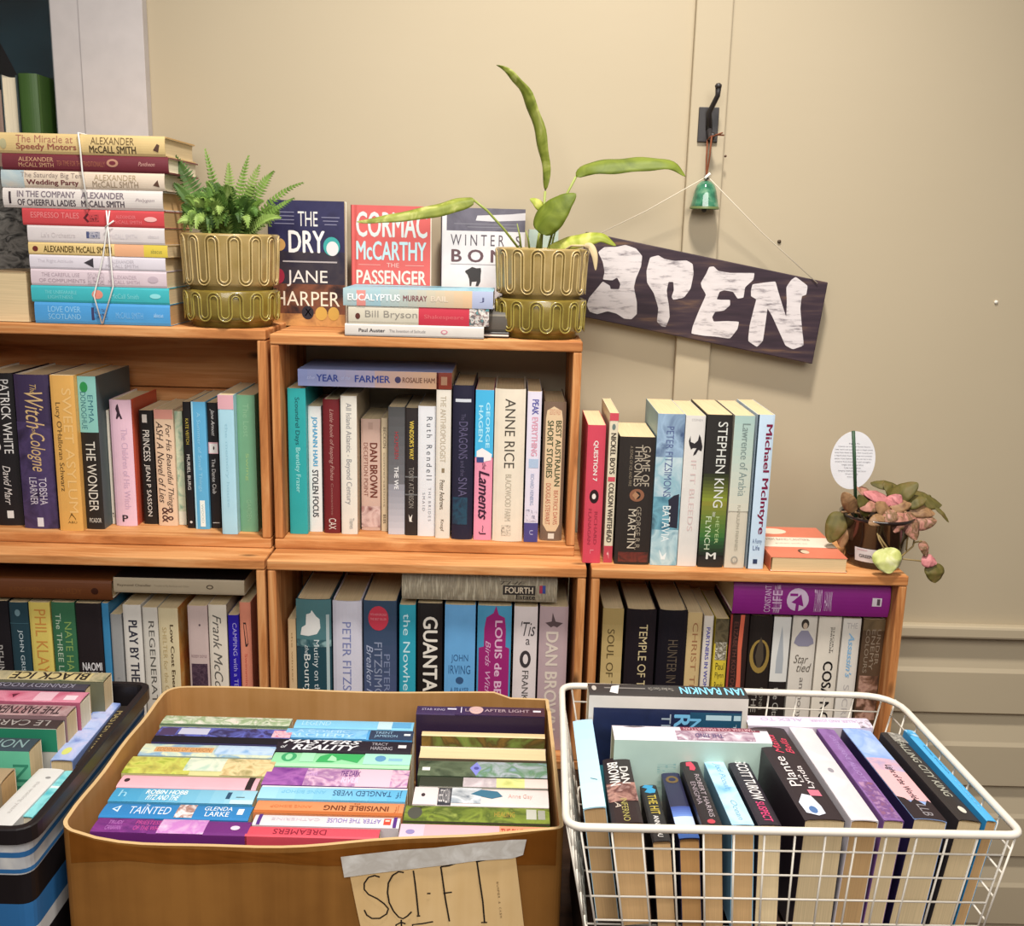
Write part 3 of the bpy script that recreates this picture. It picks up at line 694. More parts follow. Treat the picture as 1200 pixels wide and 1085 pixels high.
lying(133, 286, 678.5, 700.5, LB-.002, z0, ('b3a389', [T('Raymond Chandler', .03, .29, .40, .60, '6a5c48', 'b'), T('Trouble Is My Business and Other', .31, .58, .42, .58, '8a7c64'), E(.71, .765, .36, .66, '5a4c3c'), E(.72, .755, .43, .59, 'b3a389')]),
     'beige paperback with dark cover lying flat at the right in the lower left crate', gl, w=.13, side='221c1c')
z0 = rest(560, 706, LB)+.004
lying(471, 653, 673, 706, LB-.004, z0, (((('b5a88e', '8f8470', 'cabfa6')), 90, (.35, 1, 3)), [T('THE', .63, .80, .66, .78, '5a5044', 'i'), P(.65, .86, .28, .64, '3a3430'), T('FOURTH', .665, .845, .34, .58, 'd8c8b0', 'b'), T('Estate', .735, .86, .10, .30, '3a3430', 'b'), P(.885, .905, .36, .66, 'a83c50'), P(.905, .925, .36, .66, '3c4c90')]),
     'grey newsprint-patterned hardback lying flat, lower middle crate', gl, w=.14, kind=HARD)
z0 = rest(950, 721, LB)+.003
lying(859, 1043, 684, 719.5, LB-.010, z0, ('8c2482', [T('CONSTANT', .20, .24, .08, .92, 'dcbcd8', 'u'), T('LIFE', .25, .31, .2, .78, 'dcbcd8', 'ru'),
     T('CONECTED', .26, .30, .05, .95, 'd4b0d0'), E(.34, .48, .14, .86, 'd8c0d8'), G([(.37, .42), (.45, .30), (.43, .68)], '8c2482'), P(.40, .42, .1, .5, '8c2482'), P(.36, .41, .62, .7, '8c2482'), T('TOMMO', .515, .565, .12, .84, 'd8bcd6'), T('HAWK', .58, .63, .16, .78, 'd8bcd6'), P(.885, .945, .36, .62, 'dcd0d8'), P(.915, .935, .39, .59, '5a4a54')]),
     'magenta hardback lying flat on the books of the lower right crate', gl, w=.14, kind=HARD)

# ================================================================== on top of the upper crates
ULT = UT+0.0053                                  # top of the left crate
UCT = UT-0.0007
YS = 0.012
g = 'books in the string-tied stack'
stack = [   # from the bottom up: left, right, top y, bottom y, spine, printing, label, hard, page colour
 (40.5, 199, 355.5, 375.3, '4b98d2', [T('LOVE OVER', .10, .34, .54, .82, '8cc4e8'), T('SCOTLAND', .10, .34, .20, .46, '8cc4e8'), P(.42, .44, .2, .8, '3c3c60'), A(.44, .54, .25, .75, ('3c3c60', '4b98d2', '2c3058'), 300), T('McCALL SMITH', .6, .8, .3, .6, '78b4e0'), T('abacus', .88, .95, .4, .6, 'a8d0ec')], 'bright blue book at the very bottom of the string-tied stack', PAPER, 't'),
 (36.5, 198, 336, 355, '3fb0b8', [T('THE UNBEARABLE', .10, .33, .5, .72, '7cccd0'), T('LIGHTNESS', .12, .30, .22, .42, '7cccd0'), E(.44, .52, .25, .8, 'd88a78'), T('McCall Smith', .58, .78, .3, .6, '7cccd0'), E(.86, .94, .35, .65, '8cd4d8')], 'turquoise book second from the bottom of the string-tied stack', PAPER, 'c'),
 (36, 195, 316.5, 335.5, 'd5c3ca', [T('THE CAREFUL USE', .08, .36, .55, .78, 'a8949e'), T('OF COMPLIMENTS', .06, .40, .2, .42, 'a8949e'), A(.42, .54, .15, .85, ('6c5c68', 'd5c3ca', '8c7c88'), 250), T('ALEXANDER', .6, .78, .5, .72, 'b8a4ae'), T('McCALL SMITH', .57, .8, .2, .42, 'b8a4ae'), E(.86, .94, .3, .7, 'bcaab4')], 'pinkish lilac book resting on the turquoise one in the stack', PAPER, 'c'),
 (34.5, 193.5, 300, 316, 'd9d2da', [T('The Right Attitude', .06, .32, .4, .7, 'c4bcc4'), G([(.40, .5), (.47, .85), (.47, .15)], '3a363c'), T('ALEXANDER', .6, .77, .52, .76, 'b8b0b8'), T('McCALL SMITH', .56, .8, .2, .44, 'b8b0b8')], 'white book with small black triangle, directly below the yellow-lettered one', PAPER, 'c'),
 (33, 196, 285.5, 299.5, 'dfc283', [E(.03, .07, .25, .7, '6a2c28'), T('ALEXANDER McCALL SMITH', .11, .60, .22, .76, '5a4820', 'b'), P(.62, .83, 0, 1, 'e0a880'), P(.83, 1, 0, 1, 'd8c04c'), T('abacus', .88, .96, .3, .65, '6a7040')], 'yellow book with black capitals across its spine in the stack', PAPER, 'c'),
 (32, 192.5, 265.5, 285, 'd6cdcc', [P(.43, .45, .3, .7, '4c5478'), A(.45, .53, .3, .7, ('4c5478', 'b8b4bc', '3c4468'), 300), T('La\'s Orchestra', .1, .35, .3, .6, 'c6bcbc'), T('McCALL SMITH', .6, .8, .3, .6, 'c8c0c4'), T('abacus', .88, .96, .4, .6, 'c4bcc0')], 'white book directly under the red one in the stack', PAPER, 't'),
 (26, 192, 245.5, 264.8, 'c9474b', [T('ESPRESSO TALES', .06, .40, .44, .78, 'e08484'), G([(.43, .5), (.46, .78), (.47, .7), (.45, .5), (.47, .3), (.46, .22)], '5c2028'), A(.47, .54, .3, .7, ('5c2028', 'c9474b', '3c1820'), 300), T('ALEXANDER', .66, .8, .5, .7, 'e07c80'), T('McCALL SMITH', .64, .84, .2, .4, 'e07c80'), E(.86, .95, .35, .65, 'e8b0ac')], 'red book in the middle of the string-tied stack', PAPER, 't'),
 (3.5, 190.5, 221.5, 240, 'd9d0ca', [T('IN THE COMPANY', .09, .455, .54, .86, '7c7078', 'b'), T('OF CHEERFUL LADIES', .09, .455, .12, .44, '4c4048', 'b'), T('ALEXANDER', .49, .76, .54, .86, '7c7078', 'b'), T('McCALL SMITH', .49, .76, .12, .44, '4c4048', 'b'), P(.038, .052, .2, .8, '3a3034'), T('Polygon', .83, .95, .4, .6, '9a8c90', 'i')], 'off-white hardback with dark two-line title, lowest of the four longest in the stack', HARD, 't'),
 (1.5, 192.5, 201, 219.5, 'd9c7b2', [A(0, .14, 0, 1, ('9fb4bc', 'b8c4c4', 'd9c7b2'), 30), T('The Saturday Big Tent', .12, .51, .52, .90, '8c7c74'), T('Wedding Party', .155, .475, .10, .48, '6a3034', 'b'), T('ALEXANDER', .57, .83, .52, .86, 'a89474'), T('McCALL SMITH', .56, .84, .12, .48, '94806a'), G([(.93, .3), (.96, .62), (.97, .2)], '5a4034')], 'cream hardback with blue left end, third from the top of the stack', HARD, 'w'),
 (2.5, 197, 181.5, 200.3, '6e2b34', [T('ALEXANDER', .10, .31, .54, .80, 'c89c78'), T('McCALL SMITH', .10, .31, .20, .46, 'c89c78'), T('TEA TIME FOR THE TRADITIONALLY', .33, .62, .30, .62, 'a0624c'), E(.63, .70, .3, .8, 'b4846c'), E(.645, .685, .42, .68, '6e2b34'), T('Pantheon', .82, .92, .40, .66, 'c8988c', 'i')], 'maroon hardback with gold lettering, second from the top of the stack', HARD, 'w'),
 (-6, 193, 157, 178.8, 'd9bd84', [T('The Miracle at', .125, .46, .54, .90, 'a8705c'), T('Speedy Motors', .125, .48, .12, .50, '9c5c4c', 'b'), T('ALEXANDER', .565, .82, .52, .88, '6a5434'), T('McCALL SMITH', .555, .83, .10, .46, '4c3c28', 'b'), G([(.93, .3), (.955, .62), (.97, .55), (.96, .2)], '5a4034'), E(.03, .07, .2, .7, 'b8b088')], 'yellow hardback with brown title on top of the string-tied stack', HARD, 'c'),
]
zc = ULT+0.0002
lev = []
for xl, xr, yt, yb, col, it, lab, kd, pgc in stack:
    z1 = onY((xl+xr)/2, yt, YS).z
    _, zn = lying(xl, xr, yt, yb, YS, zc, (col, it), lab, g, w=.150 if kd == HARD else .128, kind=kd, pg=pgc, side='c9a064' if col == 'd9bd84' else None, thick=max(.008, z1-zc))
    lev.append((zc, zn, onY(xl, yb, YS).x, onY(xr, yb, YS).x)); zc = zn
# white string round both bundles
def loop(x_front, x_back, zb, zt_, y0, y1, zsag=0):
    return [(x_front, y0, zb), (x_front+(x_back-x_front)*.3, y0-0.0008, (zb+zt_)/2), (x_back, y0, zt_), (x_back, y1, zt_), (x_front, y1, zb)]
st = flat('e4e2dc', 0.8)
mb = MB()
xa = onY(97, 200, YS).x
zt_, zb_ = zc, lev[7][0]
mb.tube([(xa-.002, YS-.0035, zt_+.0012), (xa, YS-.0045, zt_-.02), (xa+.001, YS-.0045, (zt_+zb_)/2), (xa+.006, YS-.0045, zb_+.002), (xa+.006, YS+.01, zb_+.0003), ], .0013, st, 6)
mb.tube([(xa-.002, YS-.0035, zt_+.0012), (xa-.003, YS+.07, zt_+.0012), (xa-.004, YS+.152, zt_+.0012), (xa-.004, YS+.1525, zb_+.002)], .0013, st, 6)
tag(mb.build('string'), 'white string tied round the four long hardbacks on top of the stack', 'string')
mb = MB()
zt_, zb_ = lev[6][1], ULT
xb_ = onY(128, 250, YS).x; xc = onY(111, 345, YS).x; xd = onY(120, 374, YS).x
mb.tube([(xb_+.002, YS-.003, zt_-.001), (xb_-.004, YS-.0035, zt_-.03), (xb_-.012, YS-.0035, zt_-.07), (xc, YS-.0035, zb_+.045), (xd, YS-.003, zb_+.002)], .0012, st, 6)
mb.tube([(xb_-.003, YS-.003, zt_-.001), (xb_-.001, YS-.0038, zt_-.05), (xb_+.001, YS-.0038, zb_+.06), (xd+.001, YS-.003, zb_+.002)], .0012, st, 6)
mb.tube([(xb_-.006, YS-.0042, zt_-.026), (xb_+.008, YS-.0042, zt_-.016)], .0012, st, 6)
tag(mb.build('string'), 'white string crossing the seven shorter paperbacks in the stack', 'string')

# block of pages at the left edge
p = onY(-20, 372, .02); q = onY(34, 372, .02); zt_ = onY(20, 318, .02).z
book(basis(ZA, -YA, XA, (p.x, .02+.125, (ULT+zt_)/2)), zt_-ULT-.0006, q.x-p.x, .125, '8a6a4a', [], 'thick book lying page edges outward at far left, on the upper left crate', None, pg='c', side='a58a68')
# mottled dark hardback behind the stack
p = onY(-40, 375, .167)
t_ = onY(34, 375, .176)
book(basis(-YA, XA, ZA, (p.x, .1765, ULT+.0002)), .018, .243, .17, (('34312e', '7c7872', '23211f', '94908a'), 55, (1, .6, 1)), [], 'dark grey mottled book standing behind the left end of the stack', None, kind=HARD)
# three books on the window sill
for u0, u1, vt, c_, lab, gg in ((-14, 4, 105, '8c6f60', 'dull pink book at the top left edge, standing in front of the window', 'w'), (5, 24, 88, '3f4b4c', 'book with cream page edges showing, in front of the window', 'w'), (25, 47, 86, '3c5a26', 'green book standing in front of the window at top left', 'w')):
    Y = WALLY-.045
    a, b = onY(u0, 150, Y).x, onY(u1, 150, Y).x
    h = onY((u0+u1)/2, vt, Y).z-1.5602
    if c_ == '3f4b4c':
        book(basis(-XA, -YA, ZA, ((a+b)/2, Y+.105, 1.5602)), b-a-.0005, h, .105, c_, [], lab, None, kind=HARD, pg='w')
    else:
        book(basis(XA, YA, ZA, ((a+b)/2, Y, 1.5602)), b-a-.0005, h, .105, c_, [], lab, None, kind=HARD, pg='w')

# face-out books: front cover toward the room, spine at the left
def faceout(xl, xr, yt, yb, Y, zb, spec, label, t=.022, lean=0.0, kind=PAPER, pg='w', **kw):
    a, b = onY(xl, (yt+yb)/2, Y).x, onY(xr, (yt+yb)/2, Y).x
    h = onY((xl+xr)/2, yt, Y).z-zb
    M = Matrix.Translation((a, Y, zb)) @ Matrix.Rotation(-lean, 4, 'X') @ basis(-YA, XA, ZA, (0, t/2, 0))
    return book(M, t, h, b-a, spec[0], spec[1], label, 'face-out books on the upper middle crate', kind=kind, pg=pg, front=spec[2], side=kw.get('side'))
faceout(313.5, 404, 235, 383, .146, UCT, ('231f33', [], [
    A(0, .40, 0, 1, ('1f1c3a', '2e2c52', '262243'), 16), A(.40, .66, 0, 1, ('231f33', '39323a', '2a2634'), 22), A(.66, .90, 0, 1, ('4c2f28', '7a4a34', '2c1e20'), 26), A(.90, 1, 0, 1, ('9a6a40', 'c89458', '7c5034'), 30),
    T('THE', .085, .20, .39, .65, 'e4e0dc', 'u'), T('DRY', .235, .41, .26, .74, 'ece8e4', 'bu'),
    *[P(.09+.03*i, .096+.03*i, .08, .34, '8c8aa4') for i in range(4)], *[P(.125+.028*i, .131+.028*i, .70-.0+.02*i, .94-.02*i, '8c8aa4') for i in range(3)],
    E(.28, .43, .72, .94, '3fa09c'), E(.315, .43, .76, .92, 'dcd8d8'), E(.30, .40, .06, .22, 'c89a5c'), P(.475, .487, .18, .90, 'b0a8a8'),
    T('JANE', .55, .68, .23, .77, 'e4dcd4', 'u'), T('HARPER', .72, .835, .06, .93, 'e8dcc8', 'u'), E(.54, .66, .06, .20, '9c2c40'),
    E(.835, .945, .42, .58, '2a2830'), G([(.86, .47), (.92, .54), (.915, .55), (.855, .48)], 'dcd8d8'), G([(.86, .54), (.92, .47), (.915, .46), (.855, .53)], 'dcd8d8'), E(.84, .95, .60, .76, 'c8a050'), E(.84, .95, .77, .92, 'c8a050')]),
    'dark blue paperback with big white capitals standing face out right of the fern', t=.024)
faceout(411, 504, 241, 392, .139, UCT, ('b94a48', [], [
    T('CORMAC', .05, .255, .05, .96, 'd2d8d4', 'bu'), T('McCARTHY', .285, .44, .05, .95, 'bcd8dc', 'bu'), P(.475, .48, .08, .36, 'e0a098'), P(.475, .48, .68, .92, 'e0a098'), T('THE', .46, .495, .44, .60, 'e0b4ac', 'u'),
    T('PASSENGER', .52, .635, .05, .95, 'd8d8cc', 'bu'), A(.66, .95, .05, .95, ('d06a60', 'e0a890', 'c85850'), 20)]),
    'coral red face-out book with tall pale capitals behind the three lying books', t=.026, kind=HARD, side='d2605c')
faceout(516, 614, 244, 392, .160, UCT, ('4a4656', [], [
    A(0, 1, 0, 1, ('d8d2d4', 'e2dcdc', 'd4cccf'), 12), A(0, .185, .05, 1, ('57535f', '6f6a76', '4c4852'), 18), G([(.06, .42), (.045, .8), (.03, 1), (.09, 1), (.105, .6), (.10, .40)], 'd8d2d4'), P(.125, .131, .14, .90, '8c8890'), P(.15, .156, .30, .90, '8c8890'),
    T('W I N T E R', .215, .305, .10, .75, '5a5058', 'u'), T("' S", .215, .305, .82, .95, '5a5058', 'u'), T('B O N E', .335, .44, .11, .96, '6a5054', 'bu'), P(.455, .459, .10, .92, '9a9096'),
    G([(0.4955, 0.3262), (0.478, 0.3658), (0.4885, 0.4186), (0.485, 0.4714), (0.5095, 0.478), (0.5515, 0.4714), (0.597, 0.4714), (0.6355, 0.445), (0.6355, 0.412), (0.597, 0.4252), (0.6005, 0.3658), (0.6355, 0.3592), (0.6355, 0.3394), (0.5795, 0.3328), (0.5445, 0.313), (0.52, 0.28), (0.5095, 0.2866)], '403c3c')]),
    'white and grey face-out book with a small black boar, behind the trailing leaf', t=.024, kind=HARD, side='d8d2d4')
faceout(617, 652.5, 269, 392, .163, UCT, ('b9c9bd', [], []), 'pale green book mostly hidden behind the right planter', t=.016)

# three books lying in front of them
g = 'books lying in front of the face-out books'
YF = -.002
_, zc = lying(404, 567, 381, 395.6, YF, UCT+.0002, ('d3ccc4', [T('Paul Auster', .10, .29, .34, .64, '4a4648', 'b'), T('The Invention of Solitude', .32, .58, .36, .60, '7a7476'), E(.69, .74, .3, .66, 'c8808c'), E(.70, .73, .38, .58, 'd3ccc4')]), 'white book at the bottom of the three lying before the face-out books', g, w=.12)
_, zc = lying(408, 573, 360, 380, YF+.002, zc, ('cbc3b0', [P(.50, 1, 0, 1, 'bf3546'), E(.05, .085, .25, .6, '5a3028'), T('Bill Bryson', .12, .49, .26, .76, '8c867c'), T('Shakespeare', .54, .82, .3, .6, 'cc6468'), A(.86, 1, 0, 1, ('2f6a70', 'e0d8d0', '6a4a48', '4a9ca0'), 150)]), 'half cream, half red book, second of the three lying books', g, w=.125)
_, zc = lying(402, 578, 339.5, 359, YF+.001, zc, ('86b4c4', [A(0, 1, 0, 1, ('86b4c8', '9cbcc4', 'b8b8ac'), 10), *B(.25, .86, 0, 1, 'a4bcc0', 'd8b48c', 10), P(.09, .15, 0, .9, 'd88c84'), T('EUCALYPTUS', .03, .38, .30, .70, 'e8ecec', 'b'), T('MURRAY', .40, .56, .34, .66, '7c4c50', 'b'), T('BAIL', .585, .70, .34, .66, 'd8c8b4', 'b'), P(.86, 1, 0, 1, 'aab2cc'), T('J', .91, .94, .35, .65, '4a4c70')]), 'pale blue and peach book on top of the three lying books', g, w=.13)
# small dark and white books edge-on between the lying books and the planter
_, z2 = lying(560, 596, 387.5, 396, .020, UCT+.0002, ('26201f', [P(0, 1, .30, .62, 'd8d0c8')]), 'thin black and white booklet partly under view beside the right planter', None, w=.10, thick=.009)
_, z2 = lying(568, 596, 366, 387, .026, z2, ('57524c', [P(0, 1, .8, .9, '8a8478')]), 'grey book end between the lying books and the right planter', None, w=.09)

# ------------------------------------------------------------------ planters
def glaze(h, h2):
    k = ('glaze', h)
    if k not in _M:
        m, nt, b = newmat('olive_glaze', 0.28, 0.5)
        b.inputs['Coat Weight'].default_value = 0.4
        tc = nt.nodes.new('ShaderNodeTexCoord'); n = nt.nodes.new('ShaderNodeTexNoise'); n.inputs['Scale'].default_value = 30; n.inputs['Detail'].default_value = 4
        nt.links.new(tc.outputs['Object'], n.inputs['Vector'])
        nt.links.new(ramp(nt, n.outputs['Fac'], [(0.3, h2), (0.7, h)]), b.inputs['Base Color'])
        _M[k] = m
    return _M[k]
def meander(R, zlo, zhi, n, off):
    p = 2*math.pi*R/n; r = p/4
    pts = []
    for k in range(n):
        s = k*p
        # a hump (centre s+r) then a dip (centre s+3r)
        for i in range(9):
            a = math.pi*(1-i/8); rr = r-off
            pts.append((s+r+rr*math.cos(a), zhi-r+rr*math.sin(a)-off*0))
        for i in range(9):
            a = math.pi*(1+i/8); rr = r+off
            pts.append((s+3*r+rr*math.cos(a), zlo+r+rr*math.sin(a)))
    return pts
def relief(mb, Rf, zlo, zhi, n, m, mdark):
    Rm = Rf((zlo+zhi)/2)
    for off, rad, mm, dr in ((0.0024, .0013, m, .0004), (-0.0024, .0012, m, .0003), (0.0, .0011, mdark, -.0002)):
        pts = []
        for s, z in meander(Rm, zlo, zhi, n, off):
            q = s/Rm; R = Rf(z)+dr
            pts.append((R*math.cos(q), R*math.sin(q), z))
        mb.tube(pts, rad, mm, 6, closed=True)
light_g, dark_g = glaze('b39a66', '9c844a'), glaze('85712f', '66551e')
line_l, line_d = glaze('c8b07a', 'b89f66'), glaze('a39448', '8c7c38')
groove = glaze('75602c', '604c1e')
soil = art(('241a12', '3a2a1c', '1a120c'), 120, rough=0.9)
def planter(u, v, zb, R, hs, lab_pot, lab_base, name):
    Y = R-.006 if u < 400 else R+.002
    x = onY(u, v, Y).x
    hb, hp = hs
    base = thing('planter_base', lab_base, 'planter', (x, Y, zb+.0003), 'olive relief planters')
    mb = MB()
    prof = [(0, 0), (R*.84, 0), (R*.85, .006), (R*.90, .009), (R*.97, .014), (R*.985, .020), (R*1.0, hb*.6), (R*.99, hb-.004), (R*.965, hb), (R*.93, hb-.002), (R*.92, hb-.006), (0, hb-.006)]
    mb.lathe(prof, dark_g, 64)
    f = lambda z: R*(.985+.015*clamp((z-.02)/(hb*.6-.02+1e-6), 0, 1))
    relief(mb, f, .013, hb-.006, 14, line_d, groove)
    mb.build('bowl', base)
    pot = thing(name, lab_pot, 'plant', (x, Y, zb+hb-.0055), 'potted plants in olive planters')
    mb = MB()
    prof = [(0, 0), (R*.86, 0), (R*.875, .010), (R*.94, .012), (R*.975, .016), (R*1.02, hp-.003), (R*1.025, hp), (R*1.0, hp+.001), (R*.96, hp-.002), (R*.94, hp-.02), (0, hp-.02)]
    mb.lathe(prof, light_g, 64)
    f = lambda z: R*(.975+.045*(z-.016)/(hp-.019))
    relief(mb, f, .016, hp-.004, 14, line_l, groove)
    mb.build('pot', pot)
    mb = MB(); mb.lathe([(R*.935, hp-.0195), (R*.6, hp-.012), (0, hp-.010)], soil, 40); mb.build('soil', pot)
    return pot, Vector((x, Y, zb+hb-.0055)), hp
# fern
fern, fo, fh = planter(270.5, 300, ULT, .0745, (.058, .091), 'feathery green fern in a loop-patterned olive pot', 'dark olive base bowl under the fern pot', 'potted_fern')
def leafmat(cols, scale, rough=0.6):
    k = ('leaf', tuple(cols), scale)
    if k not in _M:
        m = art(cols, scale, rough=rough, dist=1.2)
        b = m.node_tree.nodes['Principled BSDF']; b.inputs['Subsurface Weight'].default_value = 0.0
        _M[k] = m
    return _M[k]
fm_ = [leafmat(('56702a', '6c8c38', '86a050'), 30), leafmat(('2f4a1c', '446226', '55762e'), 30), leafmat(('6f8a3c', '8aa452', 'a0b468'), 30), leafmat(('3c5a20', '547630', '6a8c40'), 30)]
def frond(mb, base, tip, bend, n, wmax, m, twist=0.0):
    base, tip = Vector(base), Vector(tip)
    ctrl = (base+tip)/2+Vector(bend)
    pts = []
    for i in range(n+1):
        t = i/n
        pts.append(base*(1-t)**2+ctrl*2*t*(1-t)+tip*t*t)
    mb.tube(pts, [.0008*(1-.7*i/n) for i in range(n+1)], m, 4)
    L0 = (pts[1]-pts[0]).length
    for i in range(2, n):
        t = i/n
        d = (pts[i+1]-pts[i-1]).normalized()
        side = d.cross(Vector((0, -.85, .5)))
        if side.length < .15: side = d.cross(XA)
        side.normalize()
        side = (Matrix.Rotation(twist, 3, d) @ side)
        up = side.cross(d).normalized()
        L = wmax*math.sin(math.pi*min(1, .22+.78*t)**.9)*random.uniform(.85, 1.12)+.0012
        wd = L0*.27
        for sg in (-1, 1):
            s_ = side*sg
            a = pts[i]+d*wd; b = pts[i]-d*wd
            c1 = pts[i]+s_*L*.55+d*(wd*1.25)+up*.0012; c2 = pts[i]+s_*L*.55-d*wd*.65+up*.0012
            e = pts[i]+s_*L+d*(wd*1.6)-up*L*.22
            mb.add([a, b, c2, e, c1], [(0, 1, 2, 4), (4, 2, 3)], m)
mb = MB()
zr = fh-.014
def P3(u, v, Y): return onY(u, v, Y)-fo
frs = [(P3(357, 214, .05), (.0, -.0, .035), .007, 0), (P3(346, 232, .055), (.01, -.01, .02), .007, 0), (P3(240, 173, .09), (-.004, 0, .02), .008, 0), (P3(205, 182, .07), (-.02, 0, .03), .016, 1), (P3(213, 240, .03), (-.02, -.01, .02), .013, 1),
       (P3(292, 181, .08), (-.004, 0, .02), .010, 0), (P3(322, 200, .07), (.0, 0, .03), .011, 0), (P3(204, 215, .05), (-.02, -.01, .03), .013, 1), (P3(208, 262, .02), (-.01, -.01, .04), .010, 2), (P3(330, 256, .03), (.01, -.01, .03), .011, 2), (P3(268, 190, .06), (0, 0, .02), .012, 2), (P3(305, 192, .05), (0, 0, .02), .011, 2)]
for tip, bend, w_, ci in frs:
    frond(mb, (tip.x*.12, tip.y*.12, zr), tip, bend, 24, w_*1.15, fm_[ci], random.uniform(-.3, .3))
for k in range(64):
    a = random.uniform(0, 2*math.pi); r = random.uniform(.015, .076)
    if math.sin(a) > .3 and random.random() < .4: a = -a
    h = random.uniform(.045, .100)*(1-.30*(r/.076)**2)
    tip = Vector((r*math.cos(a), r*math.sin(a)*.85-.006, zr+h))
    frond(mb, (tip.x*.2, tip.y*.2, zr), tip, (tip.x*.25-tip.x*.1, tip.y*.2, .04), 19, random.uniform(.010, .0145), random.choice(fm_), random.uniform(-.9, .9))
for k in range(26):
    a = random.uniform(math.pi, 2*math.pi); r = random.uniform(.055, .078)
    tip = Vector((r*math.cos(a), r*math.sin(a), zr+random.uniform(.010, .045)))
    frond(mb, (tip.x*.3, tip.y*.3, zr), tip, (tip.x*.3, tip.y*.3, .06), 17, .0125, random.choice(fm_), random.uniform(-.6, .6))
mb.build('fronds', fern)

# broad-leaved plant
plant, po, ph = planter(634, 340, UCT, .0725, (.062, .083), 'plant with long arching variegated leaves in an olive pot', 'dark olive base bowl under the long-leaved plant', 'potted_plant')
VAR = leafmat(('566018', '6c7620', '848c34', 'b8b870'), 28)
LIGHT = leafmat(('7a8420', '9aa238', 'c4bf6c'), 26)
DEEP = leafmat(('4c5a10', '5f6c16', '727e24'), 26)
stem = flat('8f9a48', 0.45)
DRY = flat('c0ac84', 0.7)
def leaf(name, pts, width, m, normal=(0, -1, 0), fold=.35, wave=.0, petiole=None, asym=(1, 1), pm=None, parent=None, o=None, th=.0012, blunt=.8, label=None):
    """blade along pts (world), widths per point; petiole polyline from the pot"""
    o = o or po; parent = parent or plant
    P_ = [Vector(p)-o for p in pts]
    n = len(P_)
    # resample smoothly
    def cr(t):
        i = min(int(t*(n-1)), n-2); f = t*(n-1)-i
        p0, p1, p2, p3 = P_[max(i-1, 0)], P_[i], P_[i+1], P_[min(i+2, n-1)]
        return 0.5*((2*p1)+(p2-p0)*f+(2*p0-5*p1+4*p2-p3)*f*f+(3*p1-p0-3*p2+p3)*f**3)
    N = 26
    C_ = [cr(i/N) for i in range(N+1)]
    nm = Vector(normal).normalized()
    vs, fs = [], []
    K = 6
    for i, c in enumerate(C_):
        t = i/N
        d = (C_[min(i+1, N)]-C_[max(i-1, 0)]).normalized()
        s_ = d.cross(nm).normalized(); nn = s_.cross(d).normalized()
        w = width*max(0.0, math.sin(math.pi*min(1, (t**blunt))))**.75+.0003
        for k in range(K+1):
            a = (k/K-.5)*2
            ww = w*(asym[0] if a < 0 else asym[1])
            wv = wave*math.sin(t*26+(1 if a > 0 else 0))*abs(a)
            vs.append(c+s_*a*ww+nn*(-fold*abs(a)*ww+wv))
    for i in range(N):
        for k in range(K):
            q = i*(K+1)+k
            fs.append((q, q+1, q+K+2, q+K+1))
    mb = MB(); mb.add(vs, fs, m, True)
    if petiole:
        mb.tube([Vector(p)-o for p in petiole], .0019, pm or stem, 8)
    ob = mb.build(name, parent)
    sd = ob.modifiers.new('thickness', 'SOLIDIFY'); sd.thickness = .0005
    if label: ob['label'] = label
    return ob
Yp = po.y
soilz = po.z+ph-.012
def base_(u): return Vector((onY(u, 290, Yp).x, Yp, soilz))
leaf('leaf', [onY(639, 224, Yp), onY(635, 190, Yp), onY(627, 152, Yp-.005), onY(615, 116, Yp-.012), onY(600, 92, Yp-.02), onY(582, 76, Yp-.028)], .0125, VAR, (-.75, -.65, 0), .5, .0016, [base_(634), onY(636, 262, Yp), onY(639, 224, Yp)], asym=(.45, 1.15))
leaf('leaf', [onY(675, 207, Yp-.01), onY(688, 196, Yp-.012), onY(712, 192, Yp-.015), onY(740, 190, Yp-.018), onY(770, 189, Yp-.02), onY(792, 194, Yp-.02), onY(803, 207, Yp-.02)], .0165, DEEP, (.1, -.70, .70), .35, .0012, [base_(640), onY(655, 245, Yp), onY(675, 207, Yp-.01)])
leaf('leaf', [onY(632, 273, Yp-.03), onY(640, 259, Yp-.034), onY(651, 246, Yp-.036), onY(663, 235, Yp-.036), onY(675, 227, Yp-.034)], .0235, DEEP, (-.2, -.9, .3), .22, .0006, [base_(628), onY(630, 285, Yp-.02), onY(632, 273, Yp-.03)], blunt=.62)
leaf('leaf', [onY(556, 234, Yp-.035), onY(540, 236, Yp-.038), onY(515, 243, Yp-.042), onY(480, 250, Yp-.046), onY(445, 256, Yp-.05), onY(418, 260, Yp-.054)], .0125, VAR, (.1, -.75, .6), .5, .0006, [base_(615), onY(590, 268, Yp-.02), onY(571, 247, Yp-.03), onY(556, 235, Yp-.035)], blunt=.6)
leaf('leaf', [onY(643, 290, Yp-.02), onY(662, 284, Yp-.024), onY(685, 279, Yp-.028), onY(705, 277, Yp-.03), onY(722, 288, Yp-.032)], .0125, LIGHT, (.05, -.8, .6), .4, .0006, [base_(638), onY(643, 290, Yp-.02)])
leaf('leaf', [onY(640, 252, Yp+.01), onY(634, 242, Yp+.01), onY(628, 236, Yp+.01), onY(621, 233, Yp+.01)], .008, LIGHT, (0, -.8, .5), .3, 0, [base_(630), onY(636, 268, Yp), onY(640, 252, Yp+.01)])
leaf('leaf', [onY(684, 288, Yp-.05), onY(692, 289, Yp-.055), onY(697, 300, Yp-.06), onY(698, 317, Yp-.062)], .0055, DRY, (0, -1, .1), .3, 0, [base_(650), onY(670, 288, Yp-.04), onY(684, 288, Yp-.05)], pm=DRY, label='pale dried leaf hanging over the pot rim')
